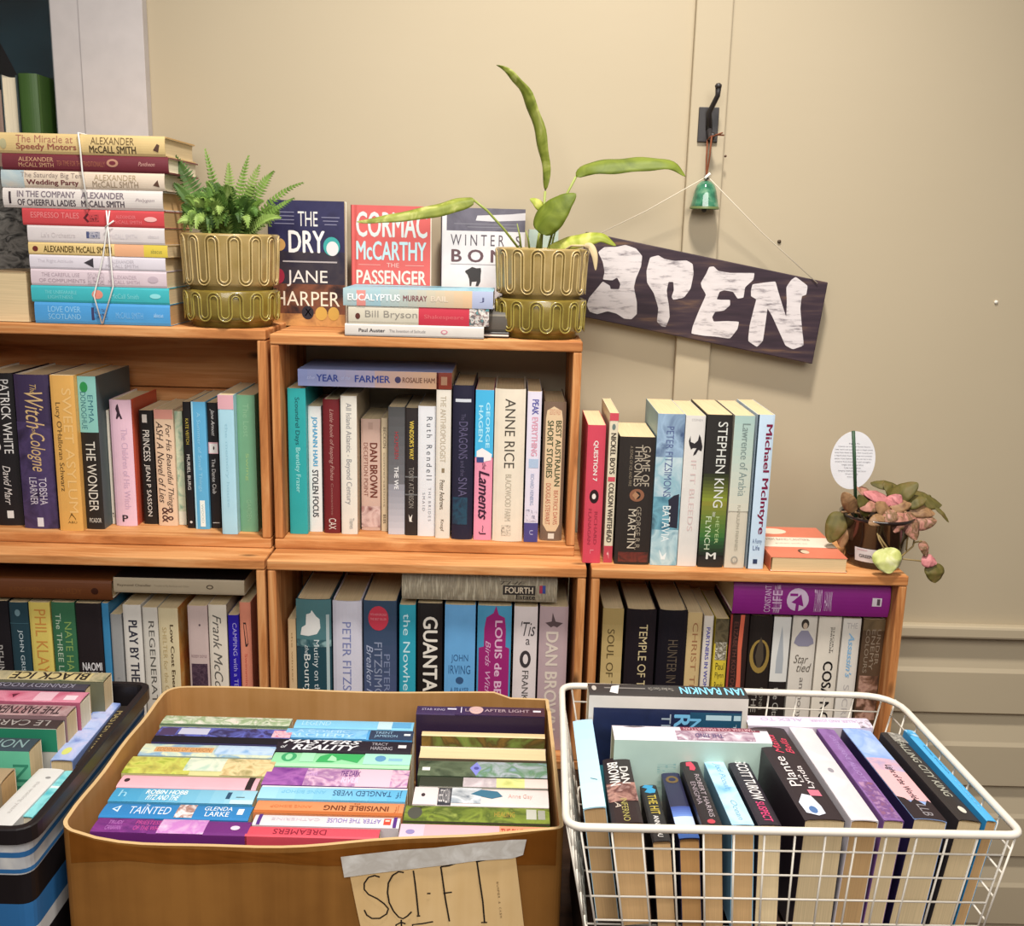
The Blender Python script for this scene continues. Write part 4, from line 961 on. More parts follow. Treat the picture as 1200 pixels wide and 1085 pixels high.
for u0, u1, v1 in ((612, 606, 262), (622, 616, 270), (645, 652, 268)):
    mb = MB(); mb.tube([base_(u0)-po, onY((u0+u1)/2, (290+v1)/2, Yp-.01)-po, onY(u1, v1, Yp-.015)-po], [.0018, .0015, .0006], stem, 6); mb.build('shoot', plant)

# ================================================================== OPEN sign, hook, bell
YSG = WALLY-.0345
TLs, TRs, BRs = onY(687, 271.5, YSG), onY(970.5, 331, YSG), onY(952, 426.6, YSG)
BLs = TLs+(BRs-TRs)
ctr = (TLs+BRs)/2
sign = thing('open_sign', 'dark wooden board with white hand-painted capitals hanging crooked on the wall', 'sign', ctr)
k = ('signboard',)
m, nt, b = newmat('dark_painted_board', 0.55, 0.3)
tc = nt.nodes.new('ShaderNodeTexCoord'); mp = nt.nodes.new('ShaderNodeMapping'); mp.inputs['Rotation'].default_value = (0, .21, 0); mp.inputs['Scale'].default_value = (6, 6, 60)
nt.links.new(tc.outputs['Object'], mp.inputs['Vector']); n_ = nt.nodes.new('ShaderNodeTexNoise'); n_.inputs['Scale'].default_value = 1.6; n_.inputs['Detail'].default_value = 5
nt.links.new(mp.outputs['Vector'], n_.inputs['Vector'])
nt.links.new(ramp(nt, n_.outputs['Fac'], [(.28, '2a2027'), (.50, '382a33'), (.62, '463639'), (.72, '6a5040')]), b.inputs['Base Color'])
mb = MB()
fr = [TLs-ctr, TRs-ctr, BRs-ctr, BLs-ctr]
bkv = [v+Vector((0, .017, 0)) for v in fr]
mb.add(fr+bkv, [(3, 2, 1, 0), (4, 5, 6, 7), (0, 1, 5, 4), (1, 2, 6, 5), (2, 3, 7, 6), (3, 0, 4, 7)], m)
mb.build('board', sign, bevel=.0015)
ml, nt, b = newmat('white_brush_paint', 0.6, 0.3)
tc = nt.nodes.new('ShaderNodeTexCoord'); mp = nt.nodes.new('ShaderNodeMapping'); mp.inputs['Rotation'].default_value = (0, .21, 0); mp.inputs['Scale'].default_value = (22, 22, 110)
nt.links.new(tc.outputs['Object'], mp.inputs['Vector']); n_ = nt.nodes.new('ShaderNodeTexNoise'); n_.inputs['Scale'].default_value = 1.0; n_.inputs['Detail'].default_value = 5; n_.inputs['Roughness'].default_value = .65
nt.links.new(mp.outputs['Vector'], n_.inputs['Vector'])
nt.links.new(ramp(nt, n_.outputs['Fac'], [(.30, '4c4248'), (.39, 'a8a0a2'), (.47, 'd0c8c8'), (.7, 'dad2d2')]), b.inputs['Base Color'])
letters = {
 'O': [(88,672),(110,655),(150,655),(180,648),(215,660),(236,685),(232,720),(215,760),(208,790),(218,840),(218,880),(200,897),(175,895),(150,878),(120,870),(85,880),(60,872),(50,850),(58,825),(82,797),(104,770),(128,785),(130,796),(158,797),(163,780),(152,757),(136,767),(104,764),(110,740),(104,705)],
 'P': [(262,690),(290,683),(310,695),(345,702),(385,700),(405,712),(408,745),(398,795),(375,825),(340,832),(334,822),(342,800),(340,772),(324,772),(318,800),(320,822),(325,850),(328,890),(315,923),(300,920),(285,905),(290,860),(275,810),(252,775),(250,735)],
 'E': [(432,775),(450,745),(460,722),(475,720),(490,735),(530,742),(575,742),(612,742),(608,765),(580,790),(575,825),(555,828),(540,805),(510,800),(495,805),(485,830),(500,832),(530,832),(530,850),(510,868),(480,872),(470,890),(475,905),(520,903),(560,905),(555,930),(530,962),(480,955),(440,952),(400,945),(405,920),(425,870),(450,815),(435,790)],
 'N': [(600,800),(605,780),(640,775),(682,770),(690,800),(705,850),(718,890),(720,840),(718,790),(735,765),(750,755),(790,785),(785,815),(770,820),(765,860),(770,920),(777,985),(740,998),(715,985),(695,940),(670,885),(655,860),(650,900),(640,970),(620,990),(590,970),(595,920),(610,860),(618,830),(600,820)]}
from mathutils.geometry import tessellate_polygon
for ch in 'OPEN':
    pts = [onY(670+x/2.856, 60+y/2.856, YSG-.0005)-ctr for x, y in letters[ch]]
    # round the corners a little
    sm_ = []
    for i, p in enumerate(pts):
        a, c = pts[i-1], pts[(i+1) % len(pts)]
        sm_ += [p*.78+a*.22, p*.94+(a+c)*.03, p*.78+c*.22]
    tris = tessellate_polygon([[Vector((p.x, p.z, 0)) for p in sm_]])
    mb = MB(); q = len(sm_)
    mb.add(sm_+[p+Vector((0, .0009, 0)) for p in sm_], [tuple(t) for t in tris]+[(i, (i+1) % q, q+(i+1) % q, q+i) for i in range(q)], ml)
    ob = mb.build('letter', sign); ob['label'] = 'white brush-painted letter '+ch
# hook
hk = onY(830, 145, WALLY-.0165)
hook = thing('coat_hook', 'black iron hook screwed to the cream batten', 'hook', hk)
iron = flat('2b2626', 0.45, .5)
mb = MB()
h0, h1 = onY(819.2, 125.5, hk.y)-hk, onY(840, 167, hk.y)-hk
mb.box((h0.x, -.004, h1.z), (h1.x, .0003, h0.z), iron); mb.build('plate', hook, bevel=.001)
mb = MB()
mb.tube([onY(831, 152, hk.y-.006)-hk, onY(831, 132, hk.y-.010)-hk, onY(836, 122, hk.y-.022)-hk, onY(841, 112, hk.y-.030)-hk, onY(842, 101, hk.y-.034)-hk], [.0055, .0045, .0042, .0042, .0052], iron, 10)
mb.tube([onY(842, 103, hk.y-.034)-hk, onY(841.8, 100, hk.y-.0345)-hk, onY(841.6, 97.5, hk.y-.0345)-hk], [.0052, .006, .003], iron, 10)
mb.tube([onY(831, 150, hk.y-.006)-hk, onY(832, 161, hk.y-.013)-hk, onY(834, 163, hk.y-.024)-hk, onY(836, 156, hk.y-.028)-hk], [.005, .0045, .0045, .005], iron, 10)
mb.build('prongs', hook)
# bell
YB = hk.y-.020
bt, bb = onY(827, 211, YB), onY(825, 245, YB)
R = (onY(842, 244, YB)-onY(808, 244, YB)).x/2
Hb = bt.z-bb.z
bell = thing('bell', 'small glossy green ceramic bell hanging by a brown cord', 'bell', (bb.x+.0005, YB, bb.z))
gm, nt, b = newmat('green_glaze', 0.08, 0.6); b.inputs['Coat Weight'].default_value = 1.0
tc = nt.nodes.new('ShaderNodeTexCoord'); n_ = nt.nodes.new('ShaderNodeTexNoise'); n_.inputs['Scale'].default_value = 70; n_.inputs['Detail'].default_value = 4
nt.links.new(tc.outputs['Object'], n_.inputs['Vector'])
nt.links.new(ramp(nt, n_.outputs['Fac'], [(.3, '1e4a38'), (.55, '3c7a5c'), (.75, '7aa080')]), b.inputs['Base Color'])
mb = MB()
mb.lathe([(R*.98, .0), (R, .001), (R*.97, Hb*.12), (R*.86, Hb*.38), (R*.76, Hb*.62), (R*.62, Hb*.82), (R*.38, Hb*.95), (0, Hb)], gm, 40)
mb.lathe([(R*.93, .0), (R*.90, Hb*.12), (R*.7, Hb*.6), (0, Hb*.9)], gm, 40)
mb.build('bell_body', bell)
mb = MB(); mb.lathe([(R*1.01, .0), (R*1.015, .0015), (R*.99, .004)], flat('6c7a4c', .3), 40); mb.build('rim', bell)
mb = MB(); mb.tube([(0, 0, Hb*.8), (0, 0, .002)], .0012, iron, 6); mb.lathe([(0, -.0055), (.004, -.004), (.005, 0), (.003, .004), (0, .005)], iron, 12); mb.build('clapper', bell)
cord = flat('7a4226', .8)
mb = MB()
o = Vector(bell.location)
mb.tube([onY(834, 160, hk.y-.031)-o, onY(831.5, 185, YB-.004)-o, onY(828.5, 203, YB)-o, Vector((0, 0, Hb+.001))], .0014, cord, 6)
mb.tube([onY(829, 164, hk.y-.014)-o, onY(828, 185, YB+.002)-o, onY(827.8, 203, YB)-o, Vector((0, 0, Hb+.001))], .0014, cord, 6)
mb.tube([onY(829, 164, hk.y-.014)-o, onY(833, 160, hk.y-.031)-o, onY(841, 158, hk.y-.030)-o, onY(848.5, 158.5, hk.y-.028)-o], .0013, cord, 6)
mb.tube([onY(838, 158.5, hk.y-.031)-o, onY(847, 155.5, hk.y-.03)-o], .0012, cord, 6)
mb.build('cord', bell)
mb = MB(); mb.lathe([(0, Hb), (.0045, Hb+.001), (.0035, Hb+.007), (0, Hb+.008)], flat('3a2c26', .7), 12); mb.build('knot', bell)
# sign cord
mb = MB()
ap = onY(829, 206.5, YB-.005)
l = onY(700, 275, YSG-.003); r = onY(958, 332, YSG-.003)
wstr = flat('cfc4b0', .85)
mb.tube([l, l*.55+ap*.45+Vector((0, .008, -.004)), ap], .0008, wstr, 6)
mb.tube([ap, r*.5+ap*.5+Vector((0, .010, -.003)), r], .0008, wstr, 6)
mb.tube([onY(826, 209, YB-.009), onY(832, 203.5, YB-.006)], .0024, flat('e8e4dc', .8), 8)
tag(mb.build('sign_cord'), 'thin white cord running from the bell down to both ends of the dark sign', 'cord')
# nails and marks on the wall
for u, v, c_, lab in ((913, 283, '4a3a28', 'small dark nail head in the cream wall above the dark sign'), (1167, 354, 'e8e2d4', 'small white plug in the wall at the far right'), (850, 183, '5a4030', 'tiny rusty nail on the edge of the batten')):
    Y = WALLY if u > 870 else WALLY-.0165
    mb = MB(); p = onY(u, v, Y)
    mb.tube([(p.x, Y+.001, p.z), (p.x, Y-.0022, p.z)], .0032 if u > 900 else .002, flat(c_, .6), 12)
    tag(mb.build('nail'), lab, 'nail')

# ================================================================== on the lower right crate
RT = UZ-0.0003+.0004
g = 'books standing on the lower right crate'
row([
 bk((681.5, 704, 498, 690, 709.5, 660), 'cd4658', 'tall red book at the left end of the row on the lower right crate', [T('QUESTION 7', .11, .40, .34, .62, 'e8dcd4', 'b'), E(.46, .56, .24, .76, '2c1a1c'), E(.49, .53, .38, .6, 'e8dcd4'), T('RICHARD', .62, .86, .56, .74, 'a03444'), T('FLANAGAN', .60, .86, .22, .40, 'a03444'), T('L', .9, .93, .4, .6, 'e08890')], Y=-.034),
 bk((710.5, 720, 484, 711.5, 722.5, 658), 'dccfb4', 'slim cream book with red ends, right of the tall red book', [P(0, .05, 0, 1, 'c84c58'), E(.07, .11, .3, .7, '6a7a74'), T('NICKEL BOYS', .13, .40, .22, .82, '3a3028', 'b'), P(.42, .45, .1, .9, 'c84c58'), T('COLSON WHITEHEAD', .46, .86, .22, .82, '3a3028', 'b'), P(.885, 1, 0, 1, 'b84450'), T('f', .92, .97, .35, .6, 'd8a0a0')], Y=-.030),
 bk((722.5, 766, 512, 724, 763, 661), '2c2521', 'thick dark brown paperback with bronze crest, on the lower right crate', [T('GAME OF', .07, .38, .66, .88, 'b0a390'), T('THRONES', .06, .38, .44, .66, 'b0a390'), T('A SONG OF ICE AND FIRE', .07, .38, .30, .38, '8a7c68'), E(.40, .50, .34, .76, '8a5c44'), E(.42, .48, .44, .66, '2c2521'), G([(.42, .5), (.45, .62), (.485, .52), (.45, .42)], 'a87c5c'), T('GEORGE R.R.', .54, .88, .56, .70, '9a8e7c'), T('MARTIN', .56, .87, .34, .56, 'c4b8a4'), A(.90, .98, .1, .95, ('2c2521', '6a3028', '3c2824'), 60)], Y=-.036),
 bk((768, 799, 485, 765, 797, 662), '8fb2c0', 'blue book with stormy sea picture on its spine, on the lower right crate', [A(0, .30, 0, 1, ('46587a', '9ab4cc', '6a809c'), 22), A(.28, .56, 0, 1, ('c8d4d8', '8fb4c0', 'dce4e4'), 22), A(.54, .78, 0, 1, ('3a6a80', '70a4b4', '2c3c4c'), 24), G([(.53, .75), (.56, .55), (.64, .6), (.74, .62), (.75, .95), (.52, .95)], '2c2c38'), A(.76, 1, 0, 1, ('5c98ac', 'b8d0d4', '3c7890'), 26), T('PETER FITZSIMONS', .08, .54, .34, .62, '55628c'), T('BATAVIA', .60, .84, .36, .66, 'e0e8e8'), G([(.89, .3), (.94, .45), (.91, .6), (.96, .55), (.96, .4)], 'e0e8e8')], Y=-.036),
 bk((800.5, 825, 487, 797.5, 818.5, 661), 'dad5ce', 'white book with black cat figure at top of spine, on the lower right crate', [T('STEPHEN', .02, .035, .3, .85, 'b8b4b4', 'u'), G([(.13, .28), (.17, .30), (.18, .5), (.16, .66), (.12, .72), (.14, .80), (.20, .92), (.23, .88), (.22, .72), (.25, .6), (.26, .46), (.24, .50), (.21, .62), (.21, .44), (.22, .34), (.19, .24), (.165, .2)], '2c282a'), T('IF IT BLEEDS', .29, .76, .38, .66, 'cfb8b4')], Y=-.038),
 bk((827, 857, 486, 820, 849, 664), '2a2724', 'black and green book with large white capitals, on the lower right crate', [*B(.38, .56, 0, 1, '2c3020', '8a9434', 8), *B(.56, .80, 0, 1, '8a8434', '3c6a34', 8), *B(.80, .92, 0, 1, '346434', '242822', 5), T('STEPHEN KING', .045, .60, .44, .82, 'd8d8d0'), T('FINN', .63, .66, .44, .56, 'd8d8c8'), T('FLYNCH', .66, .88, .20, .42, 'c8d4b4'), T('HEYER', .66, .84, .60, .74, 'a8bc84'), T('M', .90, .945, .3, .7, 'd8d8d0', 'bu')], Y=-.040),
 bk((859, 882, 487, 851.5, 875, 665), 'cfc6b2', 'pale book fading from teal to cream, on the lower right crate', [*B(0, .62, 0, 1, 'a4c0b8', 'd0cab8', 12), T('Lawrence of Arabia', .05, .52, .40, .80, '7c8c88'), T('RANULPH FIENNES', .58, .88, .44, .60, 'a09a88'), E(.92, .97, .3, .66, '9c988c'), E(.93, .96, .38, .58, 'cfc6b2')], Y=-.041),
 bk((885, 905, 486, 878, 898, 666), 'c4d8e8', 'pale blue book with big crimson letters, right end of row above the lower right crate', [P(0, 1, 0, .10, '20303c'), T('Michael McIntyre', .06, .77, .42, .90, '7a1c3c', 'b'), T('A Funny', .80, .84, .25, .8, '3a4a7c', 'u'), T('Life', .845, .875, .3, .7, '3a4a7c', 'u'), P(.935, .965, .36, .62, '303c5c')], Y=-.043),
], RT, -.05, 0, g, wmax=.125)
# paperback lying page edge outward
Yq = -.052
a, b_ = onY(901.5, 662, Yq).x, onY(993, 662, Yq).x
zt_ = onY(947, 653.5, Yq).z
book(basis(ZA, XA, YA, (a, Yq, (RT+zt_)/2)), zt_-RT-.0004, .176, b_-a, 'c86a48', [], 'orange paperback lying flat with white title band, beside the pot plant', None, pg='e0c294', side='d2755a', bulge=0,
     front=[P(.36, .68, 0, 1, 'e4d4c0'), E(.06, .26, .08, .50, 'e4cdb4'), T('THEM BAND CANTERB', .40, .47, .08, .72, '8a7468', 'u'), T('graham swift co', .54, .59, .2, .64, 'b0988a', 'u'), E(.74, .88, .42, .56, '5c3c30'), E(.77, .88, .45, .56, 'd8b89c')])

# pink-leaved plant in a nursery pot
Yq = 0.012
pc = onY(1024, 668, Yq)
Rt = (onY(1062, 606, Yq).x-onY(985, 606, Yq).x)/2*1.09
Rb = Rt*.76
hp = onY(1024, 601, Yq).z-RT
pot = thing('potted_plant', 'small pink and olive leaved plant in a black nursery pot with round tag', 'plant', (onY(1024, 640, Yq).x, Yq, RT+.0002), None)
oo = Vector(pot.location)
m, nt, b = newmat('smoky_plastic', .12, .5); b.inputs['Base Color'].default_value = lin('251715'); b.inputs['Coat Weight'].default_value = .6
mb = MB()
mb.lathe([(0, 0), (Rb, 0), (Rb*1.02, .004), (Rt*.97, hp-.006), (Rt, hp-.005), (Rt*1.02, hp), (Rt*.98, hp+.0006), (Rt*.95, hp-.004), (Rt*.90, hp-.014), (0, hp-.014)], m, 48)
mb.build('pot', pot)
mb = MB(); mb.lathe([(Rt*.90, hp-.0135), (Rt*.5, hp-.008), (0, hp-.006)], soil, 32); mb.build('soil', pot)
# white sticker bent round the pot
mb = MB()
vs = []; fs = []; n = 14
a0 = math.radians(-145); a1 = math.radians(-84)
z0, z1 = .011, .034
def rad(z): return Rb*1.02+(Rt*.97-Rb*1.02)*(z-.004)/(hp-.010)+.0005
for i in range(n+1):
    q = a0+(a1-a0)*i/n
    for z in (z0, z1): vs.append((rad(z)*math.cos(q), rad(z)*math.sin(q), z))
mb.add(vs, [(2*i, 2*i+2, 2*i+3, 2*i+1) for i in range(n)], flat('dcd6d6', .5), True)
def on_pot(s, a, l):
    z = z1-(z1-z0)*s; q = a0+(a1-a0)*a; r_ = rad(z)+l+.0001
    return Vector((r_*math.cos(q), r_*math.sin(q), z))
printed(mb, [T('GREENHILLS', .45, .70, .15, .92, '3c3434', 'bu'), T('ONLY', .22, .36, .66, .92, '3c3434', 'bu'), P(.12, .16, .08, .4, 'c89098')], on_pot)
mb.build('sticker', pot)
# round tag on a stick
Yt = Yq-.012
tc_ = onY(999.5, 539.5, Yt)-oo
rx = (onY(1026, 540, Yt)-onY(973.5, 540, Yt)).x/2; rz = (onY(1000, 505.5, Yt)-onY(1000, 573.5, Yt)).z/2
mb = MB()
ring = [(tc_.x+rx*math.cos(2*math.pi*i/40), tc_.y, tc_.z+rz*math.sin(2*math.pi*i/40)) for i in range(40)]
mb.add(ring+[(x, y+.0008, z) for x, y, z in ring], [tuple(range(39, -1, -1))[::-1], tuple(range(79, 39, -1))]+[(i, (i+1) % 40, 40+(i+1) % 40, 40+i) for i in range(40)], flat('e2e0e2', .5))
pl = lambda s, a, l: Vector((tc_.x-rx+2*rx*a, tc_.y-l-.0001, tc_.z+rz-2*rz*s))
lines = ['Begonia Mix', 'Native to tropical forest floors', 'keep warm and evenly moist in bright shade', 'away from direct hot sun, feed monthly with', 'a liquid plant food in spring and summer', 'water from below and do not let it dry', 'protect from frost and cold draughts', 'height and spread 20cm', 'Suits indoor pots', 'hanging baskets and terraces', 'Grown locally', 'thank you']
printed(mb, [T(tx, .20+.052*i, .225+.052*i, .5-min(.42, .011*len(tx)), .5+min(.42, .011*len(tx)), '6a6a74', 'u') for i, tx in enumerate(lines)], pl)
mb.build('plant_tag', pot)
mb = MB()
mb.tube([onY(1000, 505, Yt-.002)-oo, onY(1001.5, 545, Yt-.002)-oo, onY(1003, 612, Yt-.001)-oo], .0030, flat('2c4a30', .5), 4)
mb.build('tag_stick', pot)
OL = leafmat(('4a4418', '5f5624', '6e5a30'), 40); PK = leafmat(('8a5a4c', 'b07868', '6c5434', 'c08c80'), 45); RS = leafmat(('a85c60', 'c47c7c', '8a4c4c'), 50)
BR = leafmat(('7a5a3c', '94704c', '6a4a34'), 60); LM = leafmat(('a8ac5c', 'c4c67c', 'd4d2a0'), 40)
def rleaf(u0, v0, u1, v1, w, m, Y0, Y1, nrm, fold=.2, stemfrom=None):
    """rounded leaf from stalk (u0,v0) to tip (u1,v1)"""
    p, q = onY(u0, v0, Y0), onY(u1, v1, Y1)
    mid = (p+q)/2+Vector(nrm)*.004
    pet = None
    if stemfrom: pet = [onY(*stemfrom, Yq), (onY(*stemfrom, Yq)+p)/2+Vector((0, 0, .006)), p]
    return leaf('leaf', [p, p*.6+mid*.4, mid, q*.6+mid*.4, q], w, m, nrm, fold, .00035, pet, parent=pot, o=oo, blunt=.72, pm=BR)
rleaf(1040, 588, 1076, 566, .017, OL, .01, .0, (-.3, -.7, .7), .3, (1030, 610))
rleaf(1060, 578, 1104, 592, .018, OL, .015, .005, (.1, -.7, .7), .5, (1036, 608))
rleaf(1056, 572, 1020, 566, .012, OL, .03, .03, (0, -.5, .8), .3, (1030, 605))
rleaf(1046, 588, 1012, 577, .013, RS, -.005, -.012, (-.1, -.6, .8), .3, (1028, 608))
rleaf(1040, 596, 1056, 580, .013, RS, -.01, -.006, (.1, -.7, .6), .3, (1030, 608))
rleaf(1002, 600, 988, 577, .012, BR, -.01, -.014, (-.3, -.8, .3), .3, (1010, 612))
rleaf(1018, 604, 1006, 580, .011, OL, -.02, -.026, (.2, -.9, .3), .2, (1016, 612))
rleaf(1046, 604, 1026, 590, .014, BR, -.018, -.026, (0, -.8, .6), .35, (1030, 612))
rleaf(1050, 600, 1034, 612, .011, PK, -.03, -.036, (0, -.7, .7), .2, (1036, 610))
rleaf(1048, 602, 1062, 614, .013, PK, -.025, -.03, (.1, -.7, .7), .2, (1036, 610))
rleaf(1062, 600, 1074, 633, .0165, PK, -.02, -.035, (.3, -.9, .2), .3, (1040, 610))
rleaf(1068, 612, 1098, 610, .014, PK, -.015, -.015, (.2, -.8, .5), .4, (1040, 608))
rleaf(1078, 598, 1090, 580, .013, OL, .02, .02, (.1, -.8, .5), .3, (1040, 606))
rleaf(986, 600, 972, 636, .017, OL, .004, -.004, (-.3, -.9, .1), .2, (1000, 608))
rleaf(990, 606, 986, 642, .012, BR, .004, -.004, (-.3, -.9, .1), .2, (1000, 608))
rleaf(1037, 642, 1043, 672, .0225, LM, -.058, -.068, (-.05, -1, .25), .12)
rleaf(1094, 660, 1096, 683, .0165, OL, -.02, -.026, (.1, -1, .3), .15)
rleaf(1080, 655, 1098, 660, .011, RS, -.022, -.024, (.1, -.9, .4), .3)
rleaf(1080, 634, 1086, 652, .008, PK, -.02, -.024, (.1, -.9, .4), .3)
rleaf(1094, 592, 1112, 612, .0032, OL, .005, .0, (.2, -.9, .3), .2)
rleaf(1030, 592, 1008, 596, .010, PK, -.02, -.03, (-.1, -.8, .6), .25, (1024, 612))
rleaf(1044, 594, 1068, 590, .012, BR, -.012, -.008, (.1, -.7, .7), .3, (1034, 608))
rleaf(1026, 586, 1004, 570, .010, PK, .0, .0, (-.1, -.6, .8), .3, (1026, 606))
rleaf(1050, 582, 1036, 564, .012, OL, .02, .022, (0, -.6, .8), .3, (1034, 604))
rleaf(1060, 590, 1086, 584, .013, OL, .0, -.004, (.1, -.6, .8), .35, (1040, 606))
rleaf(1036, 606, 1018, 614, .010, BR, -.034, -.042, (-.1, -.8, .5), .25, (1030, 614))
rleaf(1056, 606, 1048, 624, .011, PK, -.034, -.044, (0, -.9, .4), .3, (1040, 612))
rleaf(1066, 596, 1096, 602, .012, BR, -.004, -.010, (.2, -.7, .6), .35, (1044, 608))
mb = MB()
bm2 = flat('8a7448', .6)
def run(*q, r=.0014): mb.tube([onY(u, v, y)-oo for u, v, y in q], r, bm2, 6)
run((1012, 606, -.01), (1024, 618, -.030), (1034, 634, -.046), (1044, 648, -.046), (1056, 652, -.03), (1070, 640, -.02), (1072, 630, -.018), r=.0016)
run((1026, 618, -.030), (1030, 632, -.048), (1036, 643, -.058))
run((1058, 655, -.028), (1076, 657, -.022), (1092, 660, -.02))
run((1070, 636, -.02), (1080, 634, -.02))
run((1060, 606, -.02), (1064, 625, -.024), (1062, 645, -.028), r=.0013)
mb.build('stems', pot)

# ================================================================== cardboard box of paperbacks
BZ = 0.940
def card(h, h2, key='cardboard', rough=.75, sc=(3, 3, 60)):
    k = ('card', h)
    if k not in _M:
        m, nt, b = newmat(key, rough, .2)
        tc = nt.nodes.new('ShaderNodeTexCoord'); mp = nt.nodes.new('ShaderNodeMapping'); mp.inputs['Scale'].default_value = (70, 70, 2)
        nt.links.new(tc.outputs['Object'], mp.inputs['Vector'])
        n = nt.nodes.new('ShaderNodeTexNoise'); n.inputs['Scale'].default_value = 1.0; n.inputs['Detail'].default_value = 3
        nt.links.new(mp.outputs['Vector'], n.inputs['Vector'])
        n2 = nt.nodes.new('ShaderNodeTexNoise'); n2.inputs['Scale'].default_value = 9; n2.inputs['Detail'].default_value = 5
        nt.links.new(tc.outputs['Object'], n2.inputs['Vector'])
        ad = nt.nodes.new('ShaderNodeMath'); ad.operation = 'MULTIPLY_ADD'; ad.inputs[1].default_value = .35
        nt.links.new(n.outputs['Fac'], ad.inputs[0]); 
        ml_ = nt.nodes.new('ShaderNodeMath'); ml_.operation = 'MULTIPLY'; ml_.inputs[1].default_value = .65
        nt.links.new(n2.outputs['Fac'], ml_.inputs[0]); nt.links.new(ml_.outputs[0], ad.inputs[2])
        nt.links.new(ramp(nt, ad.outputs[0], [(.35, h2), (.65, h)]), b.inputs['Base Color'])
        bp = nt.nodes.new('ShaderNodeBump'); bp.inputs['Strength'].default_value = .15; bp.inputs['Distance'].default_value = .002
        nt.links.new(n2.outputs['Fac'], bp.inputs['Height']); nt.links.new(bp.outputs['Normal'], b.inputs['Normal'])
        _M[k] = m
    return _M[k]
CARD = card('98672f', '7f5222'); CARDIN = card('b98a58', 'a67742')
TAPE = card('7f4c1c', '6c3e12', 'brown_packing_tape', .25)
cor = [onZ(u, v, BZ) for u, v in ((196, 804), (643, 813), (661, 972), (70, 966))]     # back left, back right, front right, front left
bx = thing('cardboard_box', 'brown cardboard box packed with paperbacks in front of the lower middle crate', 'box', ((cor[2].x+cor[3].x)/2, (cor[0].y+cor[3].y)/2, TZ))
bo = Vector(bx.location)
def rimloop(inset, rads=(.030, .006, .010, .012)):
    """rounded corner loop going back left -> back right -> front right -> front left"""
    c = sum(cor, Vector())/4
    out = []
    for i in range(4):
        p, a, b = cor[i], cor[i-1], cor[(i+1) % 4]
        da, db = (a-p).normalized(), (b-p).normalized()
        p = p+(da+db)*inset
        r = max(.002, rads[i]-inset)
        for k in range(6):
            t = k/5
            q0, q2 = p+da*r, p+db*r
            out.append(q0*(1-t)**2+p*2*t*(1-t)+q2*t*t)
    # subdivide long sides
    res = []
    for i, p in enumerate(out):
        q = out[(i+1) % len(out)]
        res.append(p)
        n = int((q-p).length/.025)
        for k in range(1, n): res.append(p.lerp(q, k/n))
    return res
def rimz(p):
    fx = (p.x-cor[3].x)/(cor[2].x-cor[3].x)
    fy = (p.y-cor[3].y)/(cor[0].y-cor[3].y)
    dz = 0.0
    if fy < .12:        # sagging front edge
        dz -= .031*math.sin(math.pi*max(0.0, min(1.0, fx))**.65)*(1-fy/.12)+.004*math.sin(fx*17)*(1-fy/.12)*.5
    if fy > .9: dz += .002*math.sin(fx*9)-(.009 if fx > .86 else 0)
    if .1 < fy < .9: dz += .0015*math.sin(fy*15)
    return dz
outer, inner = rimloop(0), rimloop(.0048)
n = len(outer); FLOOR = .796
mb = MB()
top_o = [Vector((p.x, p.y, BZ+rimz(p)))-bo for p in outer]
# inner loop matched to the outer by nearest position
def inset_pt(i):
    a, b = outer[i-1], outer[(i+1) % n]
    d = (b-a); d.z = 0; d.normalize()
    return outer[i]+Vector((d.y, -d.x, 0))*.0048
top_i = []
for i in range(n):
    q = inset_pt(i); top_i.append(Vector((q.x, q.y, BZ+rimz(outer[i])))-bo)
cx_ = (top_o[0]+top_o[n//2])/2
bot_o = [Vector((p.x, p.y, .0005)) for p in top_o]
bot_i = [Vector((p.x, p.y, FLOOR-bo.z)) for p in top_i]
V_ = top_o+top_i+bot_o+bot_i
quad = lambda a, b: [(a*n+i, a*n+(i+1) % n, b*n+(i+1) % n, b*n+i) for i in range(n)]
mb.add(V_, quad(0, 2), CARD, False)
mb.add(V_, quad(1, 3), CARDIN, False)
mb.add(V_, quad(0, 1), flat('c9a878', .9))
mb.add(bot_o, [tuple(range(n))], CARD); mb.add(bot_i, [tuple(range(n))], CARDIN)
mb.build('box_body', bx)
# glossy brown tape along the front top edge
def front_y(x, z):
    """front face of the box (world) at height z"""
    fx = (x-cor[3].x)/(cor[2].x-cor[3].x)
    y = cor[3].y+(cor[2].y-cor[3].y)*fx
    k = 0.0
    return bo.y+(y-bo.y)*(1-k)
def front_strip(name, x0, x1, ztop, zbot, m, off, nx=40, nz=6, crinkle=.0006, parent=bx):
    vs = []; 
    for i in range(nx+1):
        x = x0+(x1-x0)*i/nx
        zt = ztop(x) if callable(ztop) else ztop
        zb_ = zbot(x) if callable(zbot) else zbot
        for k in range(nz+1):
            z = zt+(zb_-zt)*k/nz
            vs.append(Vector((x, front_y(x, z)-off-crinkle*abs(math.sin(x*190+k*1.7)*math.sin(k*2.1+x*60)), z))-bo)
    fs = [(i*(nz+1)+k, i*(nz+1)+k+1, (i+1)*(nz+1)+k+1, (i+1)*(nz+1)+k) for i in range(nx) for k in range(nz)]
    mb = MB(); mb.add(vs, fs, m, True)
    return mb.build(name, parent)
def frim(x):
    p = Vector((x, cor[3].y, 0)); return BZ+rimz(p)
o_ = front_strip('packing_tape', cor[3].x+.010, cor[2].x-.008, lambda x: frim(x)-.001, lambda x: .893+.002*math.sin(x*40), TAPE, .0006)
o_['label'] = 'glossy brown packing tape across the front of the box'
